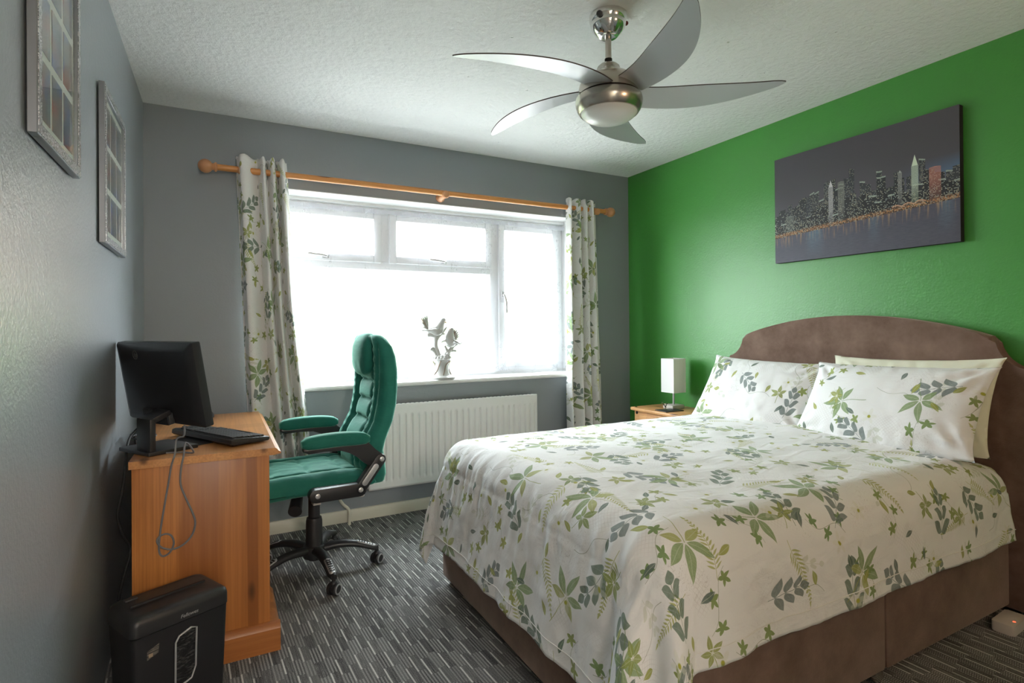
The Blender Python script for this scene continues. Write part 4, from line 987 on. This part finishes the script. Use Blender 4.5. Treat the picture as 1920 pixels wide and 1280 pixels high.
for z in zz:
    xf, xb, hy = interp(z); xc = (xf + xb) / 2; hx = (xb - xf) / 2; ring = []
    for q in range(NSEG):
        t = 2 * pi * q / NSEG; ct, st_ = cos(t), sin(t); n_ = 3.2
        x = abs(ct) ** (2 / n_) * (1 if ct > 0 else -1); y = abs(st_) ** (2 / n_) * (1 if st_ > 0 else -1)
        Y = y * hy; X = xc + x * hx; ay = abs(Y)
        if x < -0.15 and 0.5 < z < 1.145:
            fade = min(1, (z - 0.50) / 0.06, (1.145 - z) / 0.06)
            gv = math.exp(-((ay - 0.128) / 0.012) ** 2) * 0.034 + (0.016 if ay < 0.128 else 0.0)
            gv += math.exp(-((ay - 0.195) / 0.007) ** 2) * 0.010
            if ay < 0.122:
                zt = min(abs(z - q_) for q_ in (0.64, 0.735, 0.83, 0.925)); gv += 0.012 * math.exp(-(zt / 0.008) ** 2)
                gv -= 0.010 * cos(min(1, zt / 0.05) * pi / 2 + pi / 2) * -1 * 0.5
                gv += 0.014 * math.exp(-((ay - 0.05) / 0.016) ** 2 - (zt / 0.016) ** 2)
            else: gv += 0.003 * sin(z * 150 + ay * 120 + 3 * NZ(z * 8, ay * 9)) * (ay < 0.2)
            X += gv * fade * min(1, (-x - 0.15) * 2.5)
        if x > 0.2: X -= 0.007 * math.exp(-((ay - 0.19) / 0.008) ** 2)
        ring.append((X, Y, z))
    rings.append(ring)
loft(b, rings); obj('backrest', b, VELVET, ch, sharp=None)
b = B(); rr = bmesh.ops.create_uvsphere(b, u_segments=40, v_segments=28, radius=1.0)
for v in rr['verts']:
    x, y, z = v.co; f = lambda q, e: abs(q) ** e * (1 if q > 0 else -1)
    Y = f(y, 0.62) * 0.122; Z = f(z, 0.66) * 0.108; X = f(x, 0.7) * 0.040
    Y *= 1 - 0.12 * max(0, -z)
    X += 0.0015 * sin(Y * 130) * (z < -0.2)
    v.co = (0.250 + X + 0.02 * (Z / 0.108) ** 2 * (Z > 0) , Y, 1.058 + Z)
obj('headrest', b, VELVET, ch, sharp=None)
# seat cushion
def seatf(side):
    def g_(p, q):
        u, v = p * 2 - 1, q * 2 - 1
        x = -0.055 + u * 0.285; y = v * 0.262 * (1 - 0.10 * max(0, -u - 0.4))
        e = max(0, (1 - abs(u) ** 5) * (1 - abs(v) ** 5)) ** 0.40
        if side > 0:
            h = 0.462 + 0.066 * e - 0.020 * max(0, -u - 0.3) ** 1.5
            av = abs(v); h += 0.010 * math.exp(-((av - 0.80) / 0.12) ** 2) * e - 0.020 * math.exp(-((av - 0.60) / 0.030) ** 2) * e
            if av < 0.58:
                for cu in (-0.55, 0.0, 0.55):
                    h -= 0.005 * math.exp(-((u - cu) / 0.03) ** 2) * e
                    for cvv in (-0.28, 0.28): h -= 0.006 * math.exp(-(((u - cu) * 0.285) ** 2 + ((v - cvv) * 0.262) ** 2) / 0.0011)
            h += 0.003 * NZ(u * 7, v * 7, 2)
        else: h = 0.462 - 0.030 * e - 0.022 * max(0, -u - 0.3)
        return (x, y, h)
    return g_
b = B(); grid(b, 70, 60, seatf(1)); grid(b, 70, 60, seatf(-1)); bmesh.ops.remove_doubles(b, verts=b.verts, dist=0.0004); obj('seat', b, VELVET, ch, sharp=None)
# armrests
for sg in (-1, 1):
    yA = sg * 0.283
    b = B(); rings = []
    for k in range(15):
        t = k / 14; x = -0.112 + 0.300 * t; e = (1 - abs(2 * t - 1) ** 4) ** 0.5
        zc = 0.682 + 0.010 * sin(pi * t * 0.9) - 0.006 * t; hw, hh = 0.036 * (0.55 + 0.45 * e), 0.031 * (0.45 + 0.55 * e)
        rings.append([(x, yA + hw * (abs(cos(a)) ** 0.5) * (1 if cos(a) > 0 else -1), zc + hh * (abs(sin(a)) ** 0.55) * (1 if sin(a) > 0 else -1)) for a in [2 * pi * q / 20 for q in range(20)]])
    loft(b, rings); ap = obj('arm_pad', b, VELVET, ch, sharp=60)
    def plate(outline, y0, y1, name, mt, par, bev=0.006):
        return obj(name, prism(B(), outline, 'y', y0, y1, bev), mt, par, sharp=35)
    y0, y1 = (yA - 0.022, yA + 0.022)
    arm = [(-0.108, 0.664), (-0.106, 0.650), (-0.085, 0.640), (-0.02, 0.644), (0.055, 0.646), (0.095, 0.630), (0.130, 0.600), (0.160, 0.570), (0.190, 0.548), (0.225, 0.548), (0.255, 0.562), (0.262, 0.588), (0.240, 0.606), (0.212, 0.628), (0.190, 0.652), (0.180, 0.664)]
    ab = plate(arm, y0, y1, 'arm_bracket', BLACK, ch)
    def capsule(p, q, r, n=8):
        p, q = Vector(p), Vector(q); d = (q - p).normalized(); s = Vector((-d.y, d.x)); o_ = []
        for k in range(n + 1): t = -pi / 2 + pi * k / n; o_.append(tuple(q + (d * cos(t) + s * sin(t)) * r))
        for k in range(n + 1): t = pi / 2 + pi * k / n; o_.append(tuple(p + (d * cos(t) + s * sin(t)) * r))
        return o_
    lk = plate(capsule((0.236, 0.578), (0.140, 0.452), 0.026), y0 + sg * 0.004, y1 + sg * 0.004, 'arm_link', BLACK, ch)
    ys_ = sorted((yA + sg * 0.024, yA + sg * 0.0285)); plate(capsule((0.212, 0.548), (0.160, 0.480), 0.013), ys_[0], ys_[1], 'silver_inlay', SILVER, lk, 0.001)
    lb = plate(capsule((-0.055, 0.452), (0.140, 0.450), 0.030), y0 - 0.004, y1 + 0.004, 'seat_bracket', BLACK, ch)
    for (px_, pz_), par in (((0.240, 0.580), lk), ((0.140, 0.452), lb), ((-0.050, 0.454), lb)):
        yb = yA + sg * 0.028; obj('bolt', lathe(B(), [(0.011, -0.004), (0.011, 0.003), (0.006, 0.005), (0.001, 0.005)] if sg > 0 else [(0.011, 0.004), (0.011, -0.003), (0.006, -0.005), (0.001, -0.005)], (px_, yb, pz_), 'y', 16), SILVER, par)
# mechanism, column, star base
b = B(); box(b, -0.09, 0.25, -0.06, 0.06, 0.405, 0.435, 0.004); obj('tilt_mechanism', b, BLACK_SATIN, ch)
b = B(); box(b, -0.040, -0.004, -0.17, -0.13, 0.372, 0.432, 0.003); obj('mechanism_bracket', b, WHITEPL, ch)
b = B(); cyl(b, (-0.10, -0.12, 0.405), (-0.125, -0.20, 0.370), 0.026, 0.030, 20); obj('tension_knob', b, BLACK, ch)
b = B(); tube(b, [(0.0, -0.05, 0.408), (0.06, -0.12, 0.405), (0.10, -0.20, 0.412), (0.12, -0.24, 0.425)], 0.004, 8); obj('lift_lever', b, BLACK, ch)
for y_ in (-0.12, 0.12): obj('back_support', cyl(B(), (0.15, y_, 0.425), (0.26, y_ * 0.85, 0.458), 0.010, 0.014), BLACK, ch)
obj('gas_column', lathe(B(), [(0.020, 0.42), (0.026, 0.415), (0.027, 0.27), (0.035, 0.265), (0.038, 0.25), (0.041, 0.10), (0.030, 0.095), (0.028, 0.06), (0.01, 0.06)], seg=24), BLACK, ch)
obj('hub', lathe(B(), [(0.030, 0.135), (0.050, 0.130), (0.056, 0.115), (0.052, 0.075), (0.030, 0.068)], seg=28), BLACK, ch)
for k in range(5):
    a = radians(-82.3 - 4.0 + 72 * k); d = Vector((cos(a), sin(a), 0)); s = Vector((-d.y, d.x, 0)); rings = []
    for i in range(13):
        t = i / 12; r = 0.035 + 0.268 * t; z = 0.108 + 0.016 * sin(pi * min(1, t * 1.15) * 0.9) - 0.036 * t ** 2.2; hw = 0.031 - 0.006 * t if t < 0.92 else 0.025 - 0.010 * (t - 0.92) / 0.08; hh = 0.024 - 0.008 * t
        c_ = d * r + Vector((0, 0, z))
        rings.append([c_ + s * hw * 0.9 * cos(q) * 1.0 + Vector((0, 0, hh * (sin(q) if sin(q) > 0 else sin(q) * 0.8))) for q in [2 * pi * j / 14 for j in range(14)]])
    lg = obj('leg', loft(B(), rings), BLACK, ch, sharp=60)
    b = B(); vs = []
    for r, w_ in ((0.198, 0.010), (0.206, 0.016), (0.285, 0.016), (0.293, 0.010)):
        t = (r - 0.035) / 0.268; z = 0.108 + 0.016 * sin(pi * min(1, t * 1.15) * 0.9) - 0.036 * t ** 2.2 + 0.024 - 0.008 * t - 0.0005
        vs.append([d * r + s * w_ * x_ + Vector((0, 0, z - 0.004 * abs(x_))) for x_ in (-1, 0, 1)])
    R = [[b.verts.new(p) for p in q] for q in vs]
    for p, q in zip(R, R[1:]):
        for i in range(2): b.faces.new((p[i], p[i + 1], q[i + 1], q[i]))
    fp = obj('foot_plate', b, SILVER, lg, sharp=None); md = fp.modifiers.new('thick', 'SOLIDIFY'); md.thickness = 0.003; md.offset = 0
    b = B()
    for i in range(6):
        r = 0.214 + i * 0.0125; t = (r - 0.035) / 0.268; z = 0.108 + 0.016 * sin(pi * min(1, t * 1.15) * 0.9) - 0.036 * t ** 2.2 + 0.024 - 0.008 * t + 0.0012
        box(b, -0.003, 0.003, -0.0115, 0.0115, -0.001, 0.0012, M=Matrix.Translation(d * r + Vector((0, 0, z - 0.0012))) @ Matrix.Rotation(a, 4, 'Z') @ Matrix.Rotation(0.25 if t > 0.7 else 0.14, 4, 'Y'))
    obj('grip_slot', b, RUBBER, lg)
    # caster: twin wheels with silver ring, swivelled
    p = d * 0.299; sw = [radians(-50), radians(-58), radians(40), radians(120), radians(200)][k]; ax = Vector((cos(sw), sin(sw), 0))
    Mx = Matrix.Translation((p.x, p.y, 0.028)) @ Matrix.Rotation(sw, 4, 'Z')
    def wheel(prof_, mt, par, name, cap=True):
        b = B(); lathe(b, prof_, (0, 0, 0), 'x', 24, cap)
        for v in b.verts: v.co = Mx @ v.co
        return obj(name, b, mt, par)
    cs = wheel([(0.004, -0.024), (0.024, -0.024), (0.028, -0.020), (0.028, -0.005), (0.020, -0.004), (0.020, 0.004), (0.028, 0.005), (0.028, 0.020), (0.024, 0.024), (0.004, 0.024)], BLACK, ch, 'caster')
    for e in (1, -1): wheel([(0.0175, e * 0.0230), (0.0240, e * 0.0230), (0.0240, e * 0.0262), (0.0175, e * 0.0266), (0.0175, e * 0.0230)], SILVER, cs, 'caster_ring', False)
    b = B(); cyl(b, (p.x, p.y, 0.03), (p.x, p.y, 0.092), 0.009); ellipsoid(b, (p.x, p.y, 0.048), (0.017, 0.017, 0.018)); obj('caster_hood', b, BLACK, cs)

# ------------------------------------------------------------------ bedside table with lamp
bt = thing('bedside_table', 'pine bedside table in the corner beyond the bed', 'bedside table', (2.74, 2.81, 0))
b = B(); pr = rounded(2.568 - 2.74, 2.922 - 2.74, 2.56 - 2.81, 3.066 - 2.81, 0.012, 3); prism(b, pr, 'z', 0.600, 0.622, 0.006); obj('top', b, PINE_B, bt)
b = B(); box(b, -0.148, 0.175, -0.225, 0.235, 0.03, 0.600, 0.004); obj('carcass', b, PINE_B, bt)
for z0, z1 in ((0.44, 0.575), (0.06, 0.42)):
    d_ = bx('drawer' if z0 > 0.2 else 'door', PINE_B, bt, -0.158, -0.146, -0.165, 0.175, z0, z1, bev=0.004)
    obj('knob', lathe(B(), [(0.004, 0.0), (0.005, -0.012), (0.013, -0.018), (0.012, -0.026), (0.001, -0.03)], (-0.158, 0.0 if z0 > 0.2 else -0.12, (z0 + z1) / 2), 'x', 16), IRON, d_)
for y in (-0.20, 0.208):
    for z in (0.585, 0.30):
        b = B(); ellipsoid(b, (-0.149, y, z), (0.006, 0.011, 0.011), 14, 8); obj('iron_stud', b, IRON, bt)
for x, y in ((-0.14, 0.225), (0.15, 0.225), (0.15, -0.2)):
    b = B(); ellipsoid(b, (x, y, 0.622), (0.009, 0.009, 0.004), 14, 8); obj('iron_stud', b, IRON, bt)
for x in (-0.125, 0.15):
    for y in (-0.20, 0.21): b = B(); box(b, x - 0.02, x + 0.02, y - 0.02, y + 0.02, 0.0, 0.03, 0.004); obj('foot', b, PINE_B, bt)
lp = thing('table_lamp', 'white table lamp with square shade on the bedside table', 'lamp', (2.775, 2.85, 0.622), radians(2))
b = B(); box(b, -0.055, 0.055, -0.045, 0.045, 0.0, 0.026, 0.003); obj('base', b, WHITEPL, lp)
obj('stem', tube(B(), [(0.0, 0, 0.024), (0.0, 0, 0.035), (0.0, 0, 0.06), (0, 0, 0.2), (0, 0, 0.29)], 0.0075, 12, 3), SILVER, lp)
b = B(); hw = 0.058
for a in ((-hw, -hw + 0.003, -hw, hw), (hw - 0.003, hw, -hw, hw), (-hw + 0.003, hw - 0.003, -hw, -hw + 0.003), (-hw + 0.003, hw - 0.003, hw - 0.003, hw)): box(b, *a, 0.112, 0.345)
obj('shade', b, SHADE, lp)
b = B(); tube(b, [(-hw + 0.002, 0, 0.30), (0, 0, 0.30), (hw - 0.002, 0, 0.30)], 0.002, 6, 1); tube(b, [(0, -hw + 0.002, 0.30), (0, 0, 0.30), (0, hw - 0.002, 0.30)], 0.002, 6, 1); obj('shade_ring', b, SILVER, lp)
b = B(); ellipsoid(b, (0, 0, 0.27), (0.022, 0.022, 0.03)); obj('bulb', b, OPAL, lp)
b = B(); prism(b, [(-0.075, -0.05), (0.075, -0.06), (0.085, 0.05), (-0.07, 0.06)], 'z', 0.0, 0.006, 0.001); ty = obj('tray', b, BLACK)
ty.location = (2.665, 2.78, 0.6222); tag(ty, 'flat dark coaster on the bedside table before the lamp', 'coaster')
b = B(); lathe(b, [(0.012, 0.0), (0.013, 0.004), (0.005, 0.010), (0.004, 0.022), (0.009, 0.030), (0.006, 0.040), (0.001, 0.043)], seg=14); tube(b, [(0, 0, 0.02), (-0.02, 0.006, 0.045), (-0.03, 0.0, 0.05)], 0.004, 8)
tr_ = obj('ornament', b, NICKEL); tr_.location = (2.648, 2.795, 0.6284); tag(tr_, 'tiny metal ornament standing on the dark coaster', 'ornament')

# ------------------------------------------------------------------ dove figurine on the sill
FX, FYY, FZ = 1.336, 3.545, 0.846
fg = thing('dove_figurine', 'porcelain figurine of two doves on a branch on the window sill', 'figurine', (FX, FYY, FZ))
def fp_(cx, cy, dy=0.0): return Vector(((cx - 560) * 0.000479, dy, (1120 - cy) * 0.000454))
obj('pedestal', lathe(B(), [(0.005, 0.0), (0.090, 0.0), (0.094, 0.006), (0.092, 0.014), (0.080, 0.019), (0.070, 0.025), (0.058, 0.040), (0.048, 0.065), (0.045, 0.092), (0.051, 0.115), (0.066, 0.128), (0.070, 0.134), (0.060, 0.140), (0.02, 0.142)], seg=36), CERAMIC, fg)
b = B()
for k in range(6):
    a = k * pi / 3 + 0.3; tube(b, [Vector((0.068 * cos(a), 0.068 * sin(a), 0.027)), Vector((0.050 * cos(a + .25), 0.050 * sin(a + .25), 0.060)), Vector((0.046 * cos(a + .5), 0.046 * sin(a + .5), 0.092)), Vector((0.066 * cos(a + .8), 0.066 * sin(a + .8), 0.122))], 0.004, 6)
obj('scroll_relief', b, CERAMIC_D, fg)
b = B()
for k in range(22):
    a = k * 2.399; r = 0.018 + 0.030 * ((k * 0.37) % 1); ellipsoid(b, (r * cos(a) + 0.008, r * sin(a), 0.148 + 0.02 * ((k * 0.61) % 1)), (0.012, 0.012, 0.010), 10, 6)
for k in range(16):
    a = k * pi / 8; ellipsoid(b, (0.056 * cos(a), 0.056 * sin(a), 0.140), (0.010, 0.010, 0.013), 8, 6)
obj('flower_nest', b, CERAMIC, fg)
b = B()
tube(b, [fp_(520, 830), fp_(500, 740), fp_(472, 640), fp_(470, 560), fp_(462, 480), fp_(400, 455), fp_(345, 470)], [0.022, 0.019, 0.016, 0.016, 0.018, 0.020, 0.012], 12)
tube(b, [fp_(475, 545), fp_(510, 490), fp_(570, 430), fp_(620, 370), fp_(640, 345)], [0.015, 0.013, 0.010, 0.007, 0.004], 10)
tube(b, [fp_(560, 455), fp_(585, 450), fp_(605, 450)], [0.009, 0.007, 0.006], 8)
tube(b, [fp_(480, 760), fp_(440, 700), fp_(390, 668)], [0.014, 0.012, 0.010], 10); tube(b, [fp_(440, 690), fp_(430, 660), fp_(415, 650)], [0.010, 0.008, 0.006], 8)
tube(b, [fp_(600, 800), fp_(640, 740), fp_(690, 690), fp_(740, 630), fp_(800, 600), fp_(850, 578)], [0.020, 0.018, 0.016, 0.013, 0.011, 0.006], 12)
tube(b, [fp_(680, 710), fp_(730, 705), fp_(780, 712)], [0.011, 0.009, 0.007], 10); tube(b, [fp_(650, 740), fp_(630, 680), fp_(605, 625)], [0.012, 0.010, 0.007], 10)
obj('branch', b, CERAMIC, fg, sharp=None)
def dove(pts, rad_, tail, wing, beak, dy, nm):
    b = B(); tube(b, [fp_(*p, dy) for p in pts], rad_, 16, 6); d = obj('dove', b, CERAMIC, fg, sharp=None)
    base, tips, th = tail; o_ = fp_(*base, dy)
    for k, tp in enumerate(tips):
        b = B(); tube(b, [o_, o_.lerp(fp_(*tp, dy), 0.55), fp_(*tp, dy)], [0.007, 0.016, 0.011], 10, 5, 0.35); obj('tail_feather', b, CERAMIC if k else CERAMIC_D, d, sharp=None)
    for sy in (-1, 1):
        b = B(); tube(b, [fp_(*p, dy + sy * q) for p, q in wing], [0.004, 0.017, 0.015, 0.003], 10, 5, 0.5); obj('wing', b, CERAMIC, d, sharp=None)
    b = B(); tube(b, [fp_(*beak[0], dy), fp_(*beak[1], dy)], [0.007, 0.001], 8, 2); obj('beak', b, plain('pale_orange_beak', (0.45, 0.20, 0.11), 0.4), d)
    return d
dove([(340, 395), (400, 400), (460, 405), (505, 385), (530, 340), (560, 280), (585, 245), (605, 262)], [0.008, 0.024, 0.036, 0.038, 0.030, 0.021, 0.019, 0.012], ((355, 390), [(252, 215), (275, 195), (305, 180), (335, 172), (262, 280), (268, 340)], 0), [((500, 370), 0.03), ((420, 385), 0.042), ((330, 395), 0.030), ((235, 398), 0.018)], ((612, 265), (628, 292)), -0.005, 1)
dove([(760, 580), (720, 590), (690, 580), (675, 530), (680, 470), (690, 420), (700, 388), (680, 380)], [0.010, 0.026, 0.038, 0.038, 0.030, 0.022, 0.018, 0.010], ((725, 540), [(745, 390), (772, 395), (795, 420), (806, 455), (810, 490), (790, 530)], 0), [((690, 530), 0.034), ((740, 570), 0.040), ((790, 592), 0.028), ((855, 580), 0.016)], ((678, 382), (655, 378)), -0.012, 2)
b = B(); tube(b, [fp_(610, 555, -0.012), fp_(570, 555, -0.02), fp_(532, 580, -0.025)], [0.014, 0.012, 0.003], 10, 5, 0.5); obj('wing_tip', b, CERAMIC, fg, sharp=None)

# ------------------------------------------------------------------ floor by the bed
ad = thing('power_adapter', 'off-white power block with red light on the floor beside the bed', 'adapter', (2.72, 0.998, 0.0), radians(4))
b = B(); prism(b, rounded(-0.075, 0.075, -0.035, 0.035, 0.008), 'z', 0.0, 0.038, 0.004); obj('case', b, WHITEPL, ad)
b = B(); ellipsoid(b, (-0.022, -0.020, 0.038), (0.006, 0.005, 0.002)); obj('indicator', b, LED, ad)
pb = obj('plug', prism(B(), rounded(-0.04, 0.04, -0.03, 0.03, 0.012), 'z', 0.0, 0.05, 0.008), RUBBER); pb.location = (2.838, 0.912, 0.0); pb.rotation_euler = (0, 0, 0.3)
tag(pb, 'black plug lying behind the off-white power block by the headboard', 'plug')
tag(obj('lead', tube(B(), [(2.83, 0.925, 0.055), (2.79, 0.93, 0.062), (2.775, 0.90, 0.045), (2.79, 0.865, 0.02), (2.86, 0.84, 0.005)], 0.0035, 8), WHITEPL), 'thin pale lead looped over the black plug by the headboard', 'cable')
